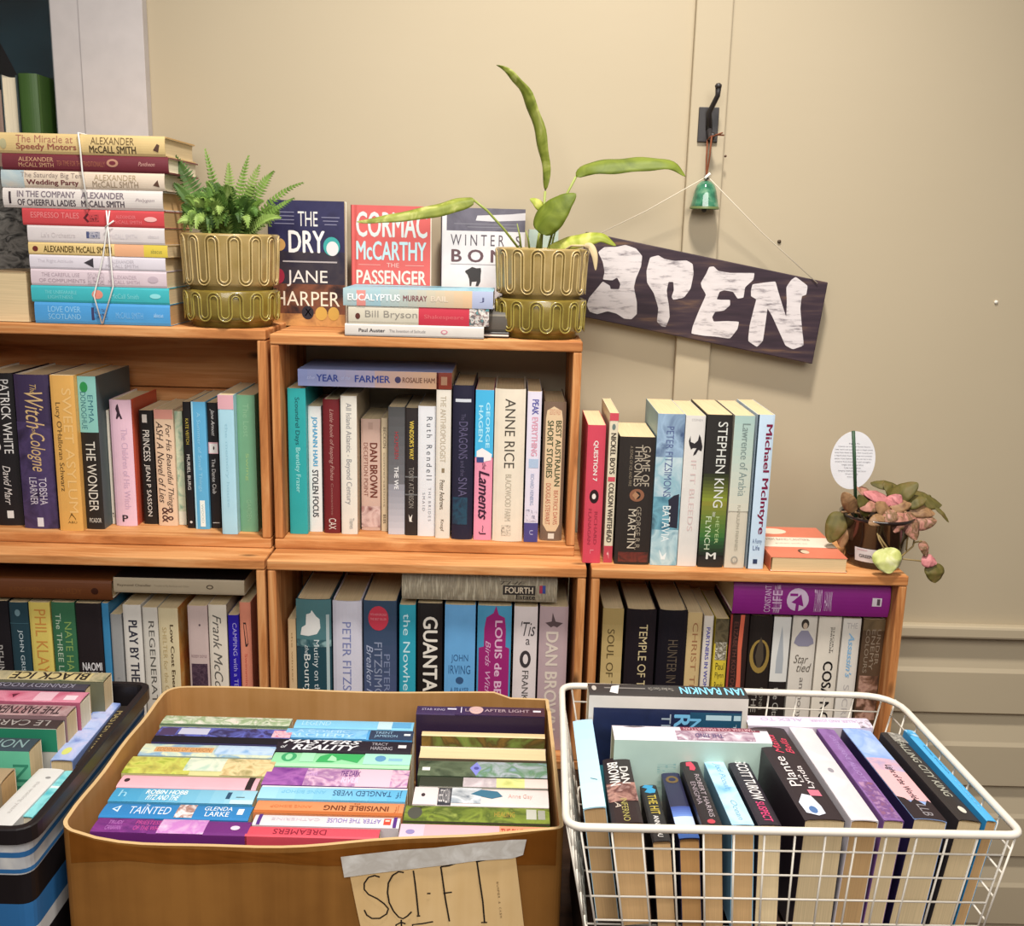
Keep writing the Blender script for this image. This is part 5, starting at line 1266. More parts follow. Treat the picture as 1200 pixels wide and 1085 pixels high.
# paper sign and masking tape
YP = front_y(0, .9)
def fp(u, v, off=0.0):
    d = ray(u, v); y = YP-off
    return CAM+d*((y-CAM.y)/d.y)
paper_m = card('ecc993', 'dfb980', 'manila_paper', .55)
note = thing('paper_note', 'manila paper note handwritten SCI-FI taped to the front of the cardboard box', 'note', fp(505, 1060, .003))
no = Vector(note.location)
tl, tr, br, bl = fp(410, 1016), fp(604, 1000), fp(622, 1150), fp(438, 1150)
vs = []; N, K = 12, 10
for i in range(N+1):
    for k in range(K+1):
        p = (tl.lerp(tr, i/N)).lerp(bl.lerp(br, i/N), k/K)
        y = front_y(p.x, p.z)-.0022-.0014*abs(math.sin(i*.9+k*.55))
        vs.append(Vector((p.x, y, p.z))-no)
pf = [(i*(K+1)+k, i*(K+1)+k+1, (i+1)*(K+1)+k+1, (i+1)*(K+1)+k) for i in range(N) for k in range(K)]
mb = MB(); mb.add(vs, pf, paper_m, True); mb.build('paper', note)
mt = art(('d4cfc8', 'c4bdb4', 'e0dcd6'), 40, rough=.5)
mb = MB()
edge = [((401, 998), (405, 1022)), ((430, 995), (440, 1018)), ((470, 991), (480, 1014)), ((510, 989), (520, 1010)), ((560, 984), (560, 1005)), ((600, 981), (600, 1003)), ((617, 981), (613, 999))]
vs = []
for (a, b) in edge:
    for p in (fp(*a), fp((a[0]+b[0])/2, (a[1]+b[1])/2), fp(*b)):
        vs.append(Vector((p.x, front_y(p.x, p.z)-.0046-.0008*abs(math.sin(p.x*150)), p.z))-no)
mb.add(vs, [(i*3+k, i*3+k+1, (i+1)*3+k+1, (i+1)*3+k) for i in range(len(edge)-1) for k in range(2)], mt, True)
tp = mb.build('masking_tape', note); tp['label'] = 'pale strip of masking tape holding the note'
pen = ink('231d1a')
strokes = [
 [(446,1023),(440,1021),(433,1023),(428,1030),(428,1037),(433,1043),(443,1048),(451,1054),(456,1060),(454,1066),(446,1071),(437,1071),(431,1067),(428,1061)],
 [(474,1018),(468,1017),(461,1021),(456,1030),(455,1041),(457,1053),(462,1063),(468,1070),(473,1072),(478,1069),(483,1064)],
 [(485,1016),(487,1030),(489,1048),(491,1068)], [(489,1069),(493,1069)],
 [(501,1043),(505,1043)],
 [(517,1012),(519,1026),(522,1048),(527,1076)], [(517,1012),(526,1011),(535,1008),(544,1007)], [(520,1043),(530,1042)],
 [(559,1006),(562,1027),(566,1054),(568,1078)], [(558,1007),(572,1004)], [(564,1078),(571,1078)],
 [(476,1078),(471,1076),(465,1079),(464,1084),(468,1089),(475,1092),(476,1098),(470,1103),(463,1102)], [(471,1073),(472,1106)],
 [(508,1076),(496,1078),(484,1079),(485,1090),(494,1088),(501,1093),(500,1102),(490,1106)]]
mb = MB()
for st_ in strokes:
    P_ = []
    for u, v in st_:
        p = fp(u, v); P_.append(Vector((p.x, front_y(p.x, p.z)-.0040, p.z))-no)
    w = .0009
    vs = []
    for i, p in enumerate(P_):
        d = P_[min(i+1, len(P_)-1)]-P_[max(i-1, 0)]; s_ = Vector((-d.z, 0, d.x)).normalized()*w
        vs += [p-s_, p+s_]
    mb.add(vs, [(2*i, 2*i+2, 2*i+3, 2*i+1) for i in range(len(P_)-1)], pen)
for i, ch in enumerate('BUMPER & CASH'):
    if ch == ' ': continue
    p = fp(583+i*.35, 1032+3.3*i)
    tv, tf = text_geo(ch)[:2]
    mb.add([Vector((p.x+(y-.5)*.0022, front_y(p.x, p.z)-.0040, p.z-(x-.5)*.0026))-no for x, y in tv], tf, ink('7a6040'))
mb.build('handwriting', note)

def spineup_x(xl, xr, yf, yn, z, floor, spec, label, group, flip=False, tilt=0.0, cover=None, **kw):
    """spine up, running left to right; far edge at yf, near edge at yn; tilt leans the top away"""
    um, vm = (xl+xr)/2, (yf+yn)/2
    X0, X1 = onZ(xl, vm, z).x, onZ(xr, vm, z).x
    Y0, Y1 = onZ(um, yn, z).y, onZ(um, yf, z).y
    ymap = kw.pop('ymap', None)
    if ymap: Y0, Y1 = ymap(Y0), ymap(Y1)
    xmax = kw.pop('xmax', None)
    if xmax: X1 = min(X1, xmax)
    t = kw.pop('t', None) or (Y1-Y0-.0008)
    w = z-floor-.0006
    yc = (Y0+Y1)/2
    X_, Y_, Z_ = (-YA, -ZA, XA) if flip else (YA, -ZA, -XA)
    M = Matrix.Translation((X0 if flip else X1, yc, z)) @ Matrix.Rotation(tilt, 4, 'X') @ Matrix((X_, Y_, Z_)).transposed().to_4x4()
    return book(M, t, X1-X0, w, spec[0], spec[1], label, group, **kw)
g = 'paperbacks packed in the cardboard box'
bz = .920
FB = FLOOR+.0008
# left column, back to front
L_ = [
 ((189, 341, 839, 852.5), ('b4c0a0', [A(0, 1, .0, 1, ('6c8460', 'c8ccb8', '8aa078', 'd8d4c8', 'b08a7c'), 45), P(0, 1, 0, .18, '4c6048')]), 'pale green mottled paperback at the back of the box, left column', False),
 ((180, 340, 853.5, 874), ('4c4670', [A(.0, 1, .34, 1, ('3c2c5c', '5c64b4', '302850', '6c74bc'), 38), P(0, 1, 0, .36, '1c1820'), P(.02, .14, .4, .9, '4a3a5c'), P(.16, .38, .48, .92, 'b8b8cc'), A(.86, 1, .4, .9, ('c0607c', 'd8b4c0', '5a4c90'), 80)]), 'purple and blue paperback with black lower band, left column of the box', False),
 ((161, 320, 876, 892), ('a8b8b0', [A(0, 1, 0, 1, ('8cb4c0', 'd0d4b4', '7ca0bc', 'b4c4a8'), 30), P(.1, .54, .30, .72, 'c89868'), T('EDDINGS OF GARION', .12, .52, .36, .66, '9a6a40'), A(.56, 1, .2, 1, ('7ca4d0', 'b8cce0', '90b0d8'), 40)]), 'blue and orange lettered paperback above the yellow-green one, left column', False),
 ((142, 318, 893, 916), ('c8c48c', [A(0, .45, 0, 1, ('8a9a30', 'c4c860', 'b0a850', '6c8040'), 45), A(.4, .72, .2, 1, ('9cc0b0', 'd8dcc8', '7ca898'), 30), A(.66, 1, 0, 1, ('b09460', 'dcc898', '8a8050'), 50)]), 'yellow and green illustrated paperback in the left column of the box', False),
 ((132, 299, 917, 934), ('e0a9b4', [E(.03, .07, .35, .65, '3c2c30'), P(.92, .965, 0, 1, '2c2224')]), 'plain pink paperback with black bar near its end, left column of the box', False),
 ((121, 294, 935, 954), ('4f9ec4', [B(0, 1, 0, 1, '3c90bc', '9cc8d8', 10), T('h', .05, .1, .3, .8, '8cc4dc'), T('ROBIN HOBB', .23, .52, .52, .86, 'e0ecec', 'b'), T('FITZ AND THE', .25, .48, .12, .46, 'd8e8ec', 'bi'), P(.80, .83, .3, .8, '2c4c68'), P(.87, .93, .4, .46, '5a6c74'), P(.84, 1, 0, .25, 'b8d4dc')]), 'blue paperback fading paler to the right, above the brighter blue one, left column', False),
 ((108, 288, 955, 975), ('2f7cb8', [G([(.06, .5), (.11, .8), (.11, .3)], 'c8dcec'), G([(.075, .52), (.10, .66), (.10, .42)], '2f7cb8'), T('The', .27, .30, .74, .94, 'c8dcec'), T('TAINTED', .18, .46, .22, .72, 'd0dcf0'), A(.50, .62, .05, .95, ('d8d4d4', '9a6c60', 'e8e0e0', 'b4808c'), 70), T('GLENDA', .68, .87, .54, .84, 'e0e8f0'), T('LARKE', .70, .86, .16, .46, 'e0e8f0'), P(.91, .95, .3, .7, 'dce4ec')]), 'bright blue paperback with white serif lettering near front of left column', False),
 ((96, 285, 976, 996), ('6c2a74', [A(0, .36, 0, 1, ('5a2468', '7c3480', '4c205c'), 30), T('TRUDI', .08, .17, .54, .82, 'b070b4'), T('CANAVAN', .08, .18, .16, .44, 'b070b4'), T('PRIESTESS', .26, .42, .54, .84, 'c04c90'), T('OF THE WHITE', .26, .46, .16, .44, 'c04c90'), A(.42, .72, 0, 1, ('d8b0d0', 'c07cc0', 'e0c8dc'), 35), E(.88, .94, .3, .6, 'd8c4d4')]), 'purple paperback at the front of the left column in the box', False),
]
YMIN = (cor[2].y+cor[3].y)/2+.0125
XMAX = min(cor[1].x, cor[2].x)-.0075
def fit(specs):
    y1 = onZ((specs[0][0][0]+specs[0][0][1])/2, specs[0][0][2], bz).y
    q = specs[-1][0]; y0 = onZ((q[0]+q[1])/2, q[3], bz).y
    k = min(1.0, (y1-YMIN)/(y1-y0))
    return lambda y: y1-(y1-y)*k
def column(specs, tilt, kws=None):
    for i, (q, spec, lab, flip) in enumerate(specs):
        spineup_x(*q, bz, FB, spec, lab, g, flip=flip, tilt=tilt, ymap=fit(specs), **((kws or {}).get(i, {})))
column(L_, 0)
M_ = [
 ((345, 485, 843, 854.5), ('7cbcdc', [P(.70, .82, 0, .9, 'b4d0d8'), T('LEGEND', .06, .30, .25, .75, 'a8d4e8'), P(.82, .98, .2, .8, '5c9cc8')]), 'pale blue paperback at the back of the middle column', False),
 ((333, 484, 855.5, 868), ('4f9ad0', [P(.66, 1, 0, 1, '2f3c54'), A(0, .64, 0, 1, ('5ca4d8', '84bce0', '4c94cc'), 40), T('A COSMIC', .08, .50, .54, .86, 'a4cce8', 'b'), T('ALCHEMY', .02, .54, .12, .46, 'a4cce8', 'b'), T('TRENT', .70, .84, .56, .84, '8cb0c8'), T('JAMIESON', .70, .88, .16, .46, '8cb0c8'), P(.93, .98, .4, .6, 'dce0e0')]), 'blue paperback with dark right end, second in the middle column', False),
 ((322, 482, 869, 886), ('221c28', [T('MASTERS', .04, .62, .56, .92, 'd8d8dc', 'bi'), T('of', .035, .08, .2, .42, 'd8d8dc', 'i'), T('REALITY', .12, .61, .10, .48, 'd8d8dc', 'bi'), T('TRACY', .70, .82, .54, .78, 'a8a4ac'), T('HARDING', .70, .86, .2, .44, 'a8a4ac'), P(.90, .96, .36, .6, 'd0ccd0')]), 'black paperback with large white slanted title in the middle column', False),
 ((315, 480, 887, 907), ('8fcfa0', [P(0, 1, 0, .2, 'a4dcac'), E(.06, .17, .3, .95, '3f9c68'), E(.09, .14, .4, .85, '8fcfa0'), P(.20, .30, .3, .95, '9cd4b0'), G([(.32, .3), (.34, .7), (.40, .92), (.66, .92), (.62, .3), (.5, .5), (.44, .3)], '3aa45c'), G([(.40, .4), (.42, .8), (.46, .6), (.47, .36)], '9cd8a8'), P(.66, 1, .22, 1, 'a0d4c4'), E(.74, .82, .4, .85, '5c90b8'), P(.84, .94, .45, .65, '84b4c8')]), 'light green paperback with darker green shapes in the middle column', False),
 ((305, 477, 908, 932.5), ('7c3c8c', [A(0, .32, 0, 1, ('6c2c84', 'a060a8', '5c2474'), 30, ), A(.28, .66, 0, 1, ('7c4c88', 'd8b0c8', '9a6c9c', 'e0c0d0'), 35), P(.64, .90, 0, 1, 'e0b8c8'), A(.88, 1, 0, 1, ('6c2c84', 'e0b8c8', '84409c'), 60), T('FIONA', .28, .36, .5, .8, 'c8a0d0'), T('THE DARK', .52, .66, .52, .84, '5c2c74', 'b'), T('RIVER', .54, .66, .16, .46, 'e0c4dc', 'b')]), 'purple and pink paperback in the middle of the box', False),
 ((297, 474, 933.5, 952), ('7fbcd8', [B(0, 1, 0, 1, '5ca8d0', '9ccce0', 8), P(0, 1, 0, .14, 'd0d8dc'), T('TANGLED WEBS', .10, .50, .30, .70, '2c4c74'), T('ANNE BISHOP', .55, .85, .35, .6, '6cb0d0'), T('jf', .03, .07, .2, .8, '3c6c90')]), 'light blue paperback with upside-down dark lettering in the middle column', True),
 ((291, 470, 953, 972), ('d98a5c', [P(0, 1, .8, 1, 'b46434'), T('INVISIBLE RING', .10, .54, .34, .72, '6c3c24', 'b'), T('the', .30, .34, .14, .28, '8c5434'), T('jf', .03, .06, .2, .8, 'a4643c'), T('ANNE BISHOP', .62, .9, .4, .6, 'c87848')]), 'orange paperback with upside-down lettering in the middle column', True),
 ((288, 465, 973, 988), ('d6cdd0', [P(.02, .045, 0, 1, '54307c'), P(.95, .975, 0, 1, '54307c'), P(.06, .11, .2, .8, 'cc4a38'), P(.07, .10, .35, .5, 'e8d0c0'), T('AFTER THE HOUSE', .13, .50, .28, .7, '7a6cb4'), T('CATHERINE', .55, .88, .35, .6, 'c4b8c4')]), 'white paperback with purple ends and upside-down title, middle column', True),
 ((278, 440, 989, 1004), ('d04c5c', [T('DREAMERS', .40, .80, .3, .8, '7c1c30')]), 'red paperback at the very front of the middle column, half hidden by the rim', True),
]
column(M_, 0)
R_ = [
 ((488, 646, 825, 841), ('3a2a50', [B(.3, 1, 0, 1, '3a2a50', '4c2c34', 8), P(.24, .31, .5, .66, 'd8d0e0'), P(.345, .352, .2, .85, 'd8d0e0'), T('STAR KING', .04, .22, .36, .60, 'b0a4c0'), E(.41, .52, .1, 1, 'c8a4a0'), T('LACE AFTER LIGHT', .38, .88, .34, .66, 'b49ca4'), P(.91, .97, .4, .6, 'd8d0d8')], ), 'dark purple paperback standing tallest at the back of the right column', False),
 ((494, 643, 857, 864), ('dcc092', []), 'cream-topped paperback with brown picture cover, second in the right column', False),
 ((491, 644, 877, 892), ('e0c79c', []), 'plain cream page block turned spine down in the right column', False),
 ((490, 650, 893.5, 912), ('3f4c38', [A(0, .45, 0, 1, ('2c3828', '5c6850', '38442f'), 30), A(.45, 1, 0, 1, ('8a9ab0', '5c8060', 'a0a8b0', '4c6c50'), 34), P(.03, .09, .3, .5, 'e0e0d8'), G([(.40, .5), (.45, .95), (.49, .5), (.45, .05)], '7c80c8'), E(.43, .47, .4, .6, '4c4c90')]), 'dark green paperback with blue star mark in the right column', False),
 ((491, 655, 913, 924.5), ('a8a498', [P(0, .34, 0, 1, '34382c'), A(.34, .60, 0, 1, ('d8ccd0', 'b0a4a8', 'e0d8d8'), 30), A(.6, .82, 0, 1, ('b4b86c', 'd8d88c', '8cac6c'), 30), P(.82, 1, 0, 1, 'dcc8c0')]), 'thin half black, half pale paperback in the right column', False),
 ((484, 655, 925.5, 947), ('ddcfcc', [P(.0, .17, 0, 1, 'd8cccc'), E(.055, .085, .4, .6, '3c3034'), P(.18, .28, 0, .95, '34343c'), T('DEEP', .185, .23, .15, .85, 'c8c4c4', 'r'), T('WINTER', .235, .27, .1, .9, 'c8c4c4', 'r'), A(.28, .50, .1, 1, ('6c7c8c', 'd0d4d8', '3c4c5c'), 34), G([(.42, .6), (.5, .9), (.62, .8), (.66, .5), (.58, .36), (.48, .5)], '3c6c84'), T('Anne Gay', .70, .88, .35, .65, 'd0a8a0')]), 'white paperback with dark lettered block near its left end, right column', False),
 ((473, 648, 948, 969.5), ('6c7c34', [A(0, 1, 0, 1, ('2c3418', '7c8c34', '4c5c20', 'a0ac54'), 30), P(0, 1, 0, .1, '2c2c18'), E(.02, .12, .2, .9, '4c4c44'), T('HEALING', .62, .76, .4, .7, 'a88c3c'), P(.84, .91, .3, .9, 'b8b8ac'), P(.92, .97, .3, .85, '9c9c90')]), 'mossy green paperback second from the front of the right column', False),
 ((467, 650, 970.5, 990), ('e0aab4', [P(0, .16, 0, 1, 'd8b8c8'), P(.16, .66, 0, 1, 'e4a8b0'), P(.66, 1, 0, 1, 'd89070'), T('THE BLUE', .67, .82, .3, .8, 'a8382c', 'b'), T('SWORD', .84, .97, .3, .8, 'a8382c', 'b'), E(.04, .10, .3, .6, '8c80b0')]), 'pink and orange paperback at the front of the right column', False),
]
COVER2 = (('a8803c', '6c5a30', '8ca04c', 'c0a05c'), 30)
rk = {0: dict(z=.936, back='2c2030'), 1: dict(back=COVER2), 2: {}, }
for i, (q, spec, lab, flip) in enumerate(R_):
    kw = {}
    z = bz
    if i == 0: z = .938; kw['back'] = '33243c'; kw['t'] = .027
    if i == 1: kw['back'] = COVER2; kw['t'] = .013
    if i == 2:
        # turned over: fore-edge up
        um = (q[0]+q[1])/2
        X0, X1 = onZ(q[0], 884, z).x, min(XMAX, onZ(q[1], 884, z).x); Y0, Y1 = fit(R_)(onZ(um, q[3], z).y), fit(R_)(onZ(um, q[2], z).y)
        book(basis(-YA, ZA, -XA, (X1, (Y0+Y1)/2, FB)) if False else Matrix.Translation((X0, (Y0+Y1)/2, FB)) @ Matrix((YA, ZA, XA)).transposed().to_4x4(), Y1-Y0-.001, X1-X0, z-FB, '6a5a48', [], lab, g, pg='e0c79c')
        continue
    spineup_x(*q, z, FB, spec, lab, g, flip=flip, tilt=0, ymap=fit(R_), xmax=XMAX, **kw)

# ================================================================== wire basket of paperbacks
KZ = 1.030
KF = .8890                                   # basket floor
def kz(u, v): return onZ(u, v, KZ)
c4 = [kz(658, 803), kz(1046, 816), kz(1199, 979), kz(664, 969)]
bk_ = thing('wire_basket', 'white wire basket of upright paperbacks at front right', 'basket', ((c4[0].x+c4[2].x)/2, (c4[0].y+c4[2].y)/2, KF-.004))
ko = Vector(bk_.location)
wirem = flat('ddd5c8', .35)
def kloop(pts, r, k=7):
    out = []
    for i in range(4):
        p, a, b = pts[i], pts[i-1], pts[(i+1) % 4]
        da, db = (a-p).normalized(), (b-p).normalized()
        for j in range(k):
            t = j/(k-1)
            out.append((p+da*r[i])*(1-t)**2+p*2*t*(1-t)+(p+db*r[i])*t*t)
    return out
mb = MB()
mb.tube([p-ko for p in kloop(c4, (.022, .045, .016, .020))], .0042, wirem, 10, closed=True)
mb.build('rim', bk_)
cc = sum(c4, Vector())/4
def low(p, s=.88, z=KF-.002): return Vector((cc.x+(p.x-cc.x)*s, cc.y+(p.y-cc.y), z))
b4 = [low(p) for p in c4]
r_w = .00115
mb = MB()
def side(a, b, la, lb, n, rows):
    for i in range(n+1):
        t = i/n
        mb.tube([a.lerp(b, t)-ko, la.lerp(lb, t)-ko], r_w, wirem, 6)
    for k in rows:
        mb.tube([a.lerp(la, k).lerp(b.lerp(lb, k), .0)-ko, b.lerp(lb, k)-ko], r_w, wirem, 6)
rows = (.155, .345, .535, .725, .915)
e = lambda i, j, t: c4[i].lerp(c4[j], t)
for i, j, n in ((0, 1, 11), (1, 2, 9), (2, 3, 14), (3, 0, 9)):
    a, b = e(i, j, .03), e(i, j, .97)
    side(a, b, low(a), low(b), n, rows)
mb.tube([p-ko for p in kloop(b4, (.015,)*4, 4)], .0018, wirem, 6, closed=True)
for i in range(1, 10):
    t = i/10
    mb.tube([b4[0].lerp(b4[1], t)-ko, b4[3].lerp(b4[2], t)-ko], r_w, wirem, 6)
for i in range(1, 7):
    t = i/7
    mb.tube([b4[0].lerp(b4[3], t)-ko, b4[1].lerp(b4[2], t)-ko], r_w, wirem, 6)
mb.build('wire_grid', bk_)
# what the basket stands on
pb = thing('storage_crate', 'dark brown plinth crate under the white wire basket', 'crate', (ko.x, ko.y, TZ))
xa_, xb2, ya_, yb2 = b4[0].x-.005, b4[1].x, b4[3].y, b4[0].y
mb = MB(); mb.box((xa_-ko.x, ya_-ko.y, .0003), (xb2-ko.x, yb2-ko.y, KF-.0045-TZ), wood(('1c120c', '2a1a10', '342016'), 0)); mb.build('crate_body', pb, bevel=.003)

g = 'paperbacks in the wire basket'
KFAN, TF = .78, .92
def spineup_y(far, near, spec, label, zf=1.027, zn=1.027, flip=False, w=None, **kw):
    """spine up, running away from the viewer; far and near edges as (left x, y, right x, y)"""
    fl, fr_ = onZ(far[0], far[1], zf), onZ(far[2], far[3], zf)
    nl, nr = onZ(near[0], near[1], zn), onZ(near[2], near[3], zn)
    F_, N_ = (fl+fr_)/2, (nl+nr)/2
    if zf < zn:          # these stand a little further in, clear of the wires and of the books behind
        F_, N_ = F_.lerp(N_, .075), N_.lerp(F_, .055)
    t = ((fr_-fl).length+(nr-nl).length)/2-.0012
    d = (F_-N_); L = d.length; d.normalize()
    up = Vector((((F_+N_)/2-cc).x*KFAN, 0, 1.0)).normalized(); right = d.cross(up).normalized(); up = right.cross(d).normalized()
    t *= TF
    if flip: Z_, X_, org = -d, -right, F_
    else: Z_, X_, org = d, right, N_
    M = Matrix.Translation(org) @ Matrix((X_, -up, Z_)).transposed().to_4x4()
    w = w or (min(zf, zn)-KF-.003)
    return book(M, t, L, w, spec[0], spec[1], label, g, **kw)
zl_f, zl_n = 1.004, 1.024
spineup_y((669, 843, 696, 843), (682, 946, 711, 945), ('a9cfe0', [B(0, 1, 0, 1, 'a4c8e4', 'bcdce0', 8), G([(.70, .5), (.72, .8), (.73, .8), (.71, .5)], '4c7080')]), 'plain pale blue paperback against the left side of the wire basket', pg='t')
spineup_y((703, 882, 738, 882), (716, 969, 757, 969), ('2a1d1e', [T('DAN', .16, .44, .56, .86, 'd0ccc8', 'b'), T('BROWN', .08, .46, .14, .52, 'e0dcd8', 'b'), A(.42, .70, 0, 1, ('3c2424', 'b08478', '5c3430', 'c4a098'), 45), T('INFERNO', .66, .98, .40, .62, 'a49a58'), T('A', .70, .78, .2, .4, 'c8b8a8', 'i')]), 'black paperback with large white capitals and small figures, wire basket', zl_f, zl_n, pg='t')
spineup_y((747, 914, 769, 914), (764, 989, 789, 989), ('241f20', [G([(.0, .3), (.04, .1), (.08, .4), (.14, .2), (.17, .5), (.16, .8), (.10, .9), (.06, .7), (.02, .8)], '3c94c0'), T('THE HIT', .20, .56, .30, .80, 'b4a048', 'b'), T('ANNA LOU', .58, .94, .36, .66, 'd8d4d0', 'b')]), 'black paperback with gold title and blue splash at its top, wire basket', .985, 1.008, pg='t')
spineup_y((771, 899, 796, 899), (797, 987, 822, 987), ('2b2b48', [E(.06, .18, .15, .85, '6a5634'), E(.09, .15, .3, .7, '2b2b48'), B(.55, .70, 0, 1, '3a4c90', '6c8cd0', 5), P(.70, .92, 0, 1, 'bccae4'), P(.92, 1, 0, 1, '3c5c9c')]), 'navy paperback with pale blue lower end and gold emblem, wire basket', .992, 1.012, pg='b')
spineup_y((793, 883, 815, 883), (823, 971, 851, 971), ('251d20', [G([(.06, .3), (.05, .6), (.10, .7), (.16, .74), (.20, .62), (.19, .38), (.13, .42), (.12, .25)], 'c84458'), T('ROBERT HARRIS', .26, .90, .52, .78, 'a89aa0'), T('ENIGMA', .38, .72, .16, .42, '9a8c94'), E(.93, .99, .3, .7, 'b84450')]), 'black paperback with red figure at its top end, wire basket', zl_f, zl_n, pg='t')
spineup_y((820, 884, 846, 884), (859, 971, 888, 971), ('8fc2e0', [A(0, 1, 0, 1, ('74b0dc', 'b8d8e4', '8cc4e0'), 18), T('Jodi Picoult', .06, .50, .36, .74, '5c94c0', 'i'), T('Ocean', .66, .94, .4, .66, '6c9cb8', 'i')]), 'sky blue watercolour paperback left of the white-lettered black one, wire basket', zl_f, zl_n, pg='t')
spineup_y((848, 884, 874, 884), (890, 971, 921, 971), ('27202c', [T('SCOTT TUROW', .03, .66, .30, .84, 'd8d4d4', 'b'), T('SUSPECT', .68, .96, .34, .72, 'cc4474', 'b')]), 'black paperback with long white capitals and pink word, wire basket', zl_f, zl_n, pg='c')
spineup_y((877, 852.5, 921, 851), (941, 960, 993, 959), ('2b2127', [P(.06, .12, .60, .78, '1a1418'), P(.065, .115, .62, .76, '5c5458'), T('Bella', .68, .86, .18, .38, 'd04860', 'i'), T('Mafia', .68, .90, .48, .68, 'd04860', 'i'), T('Lynda', .30, .54, .20, .42, 'd8d0d0'), T('La', .36, .44, .44, .54, 'd8d0d0'), T('Plante', .32, .64, .56, .84, 'd8d0d0'), G([(.05, .4), (.03, .6), (.06, .86), (.16, .9), (.24, .7), (.22, .5), (.12, .4)], 'd0d4e0'), E(.05, .12, .55, .75, '4c6c9c'), P(.22, .28, .2, .5, 'c86c80')]), 'thick black paperback with pink and white script, tallest in the wire basket', flip=True, pg='c', side='2a2028')
spineup_y((922, 851.5, 955, 852.5), (997, 961, 1031, 960), ('d3ccd2', [A(0, 1, 0, 1, ('d8d4dc', 'ccc4c8', 'd8d0d0'), 20), E(.48, .53, .4, .62, '8c8890')]), 'white paperback between the thick black and the purple ones, wire basket', pg='t')
spineup_y((956, 853.5, 979, 853.5), (1034, 960.5, 1062, 960.5), ('77528a', [A(0, 1, 0, 1, ('6c4880', '84609a', '744c84'), 40), T('CATHERINE ALLIOTT', .08, .62, .40, .66, '9c80b4'), A(.62, .98, .1, .9, ('a880a4', '6c4880', '8c5c70'), 120)]), 'slim purple paperback in the wire basket', pg='c')
spineup_y((985, 854, 1023, 854), (1069, 959.5, 1113, 959.5), ('8fa8d8', [A(0, .42, 0, 1, ('9cb4e0', '84a0d8', 'b8c8e4'), 24), A(.36, .52, 0, 1, ('b0a4c4', 'c4a0b0', '8c8cb4'), 50), P(.50, .82, 0, 1, 'd8a8ac'), G([(.78, 0), (.80, .2), (.84, .3), (.80, .5), (.86, .7), (.80, .9), (.82, 1), (1, 1), (1, 0)], '2c2226'), T('Light of the World', .44, .80, .36, .66, '3c2c34', 'b'), T('LLB', .86, .97, .4, .7, '8a8488')]), 'thick paperback fading from blue to pink with dark near end, wire basket', pg='c', back='241c40')
spineup_y((1030, 858, 1058, 858), (1122, 960.5, 1153, 960.5), ('2a2526', [A(0, .12, .3, 1, ('c8c4bc', '6c6864', 'a8a49c'), 150), T('FALLING CITY KING', .10, .76, .34, .72, '9a988c', 'b'), E(.86, .93, .4, .7, 'c8c4b8')]), 'black paperback with grey capitals beside the bright blue one, wire basket', pg='c')
spineup_y((1060, 855, 1071, 854), (1155, 961, 1171, 960), ('4aa4d6', [A(0, .08, 0, 1, ('d0dce0', '4aa4d6', '2c5c7c'), 120), T('Philip Pullman', .20, .52, .40, .62, '2c5c84'), T('HARPER', .60, .90, .4, .55, '7cc0e4')]), 'bright blue paperback against the right side of the wire basket', pg='t', back='2c80b4')
# three books standing across the back of the basket
spineup_x(690, 873, 801, 815, 1.060, KF+.001, ('34302f', [T('IAN RANKIN', .02, .42, .22, .80, '84c8e4', 'b'), T('The Beat Goes On', .46, .62, .35, .6, '9a948c'), P(.64, .90, .42, .52, '7c7672'), G([(.80, .2), (.82, .9), (.87, .8), (.85, .3)], 'd8d4d0'), E(.95, .98, .3, .7, 'b0a8a0')]), 'paperback with white-bordered navy cover facing out at the back of the wire basket', g, flip=True, side='d9d2c8', pg='w',
    front=[A(.035, .97, .09, .97, ('1c2440', '222c50', '182038'), 14), A(.035, .36, .11, .30, ('1c4c60', '22506c', '245870'), 14), P(.10, .26, .13, .17, 'b8d4dc'), P(.04, .085, .13, .17, 'b8d4dc'), T('RA', .36, .46, .13, .36, '78bce0', 'bu'), T('NK', .29, .37, .16, .36, '78bce0', 'bu'), T('THE', .065, .085, .20, .34, 'b8c8d0', 'u'), T('The', .48, .54, .13, .33, 'a8b4bc', 'u'), T('On', .57, .62, .28, .40, 'a8b4bc', 'u'), A(.80, 1, .55, .9, ('3c9cac', '5cb4c0', '2c8498'), 20)])
spineup_x(719, 900, 850, 867, 1.033, KF+.001, ('d6ced6', [A(.10, .60, .35, .95, ('d6ced6', '8c6c80', 'b8a4b0', 'd6ced6'), 60), P(.05, .56, .06, .36, '7c3c4c'), T('MARTINA COLE MANHATTAN', .08, .54, .10, .32, 'd0a8b0'), P(.0, .10, .08, .24, '4c4448'), T('THE FIND', .30, .48, .55, .8, '54486c', 'b'), G([(.78, .12), (.86, .2), (.93, .14), (.86, .06)], '6c6468')]), 'white paperback with maroon title strip, pale green cover facing out, wire basket', g, flip=True, side='bcd4c8', pg='c',
    front=[T('THE LAST', .60, .72, .2, .3, '94bcb8', 'u'), T('SUMMER', .50, .72, .36, .44, '9cc0b8', 'u'), P(.02, .98, .55, .98, 'd8d4c4')])
spineup_x(875, 1018, 838, 850, 1.030, KF+.001, ('d7cadc', [T('CALLER AND JOINER', .08, .48, .3, .6, 'b09cbc'), T('ALEX TO', .54, .88, .3, .6, 'b0a4c0'), A(.0, .10, .2, 1, ('8c848c', 'd7cadc', '6c6468'), 90)]), 'pale lilac paperback lying behind the right-hand row, back of the wire basket', g, flip=True, side='c8bcc8', pg='c')

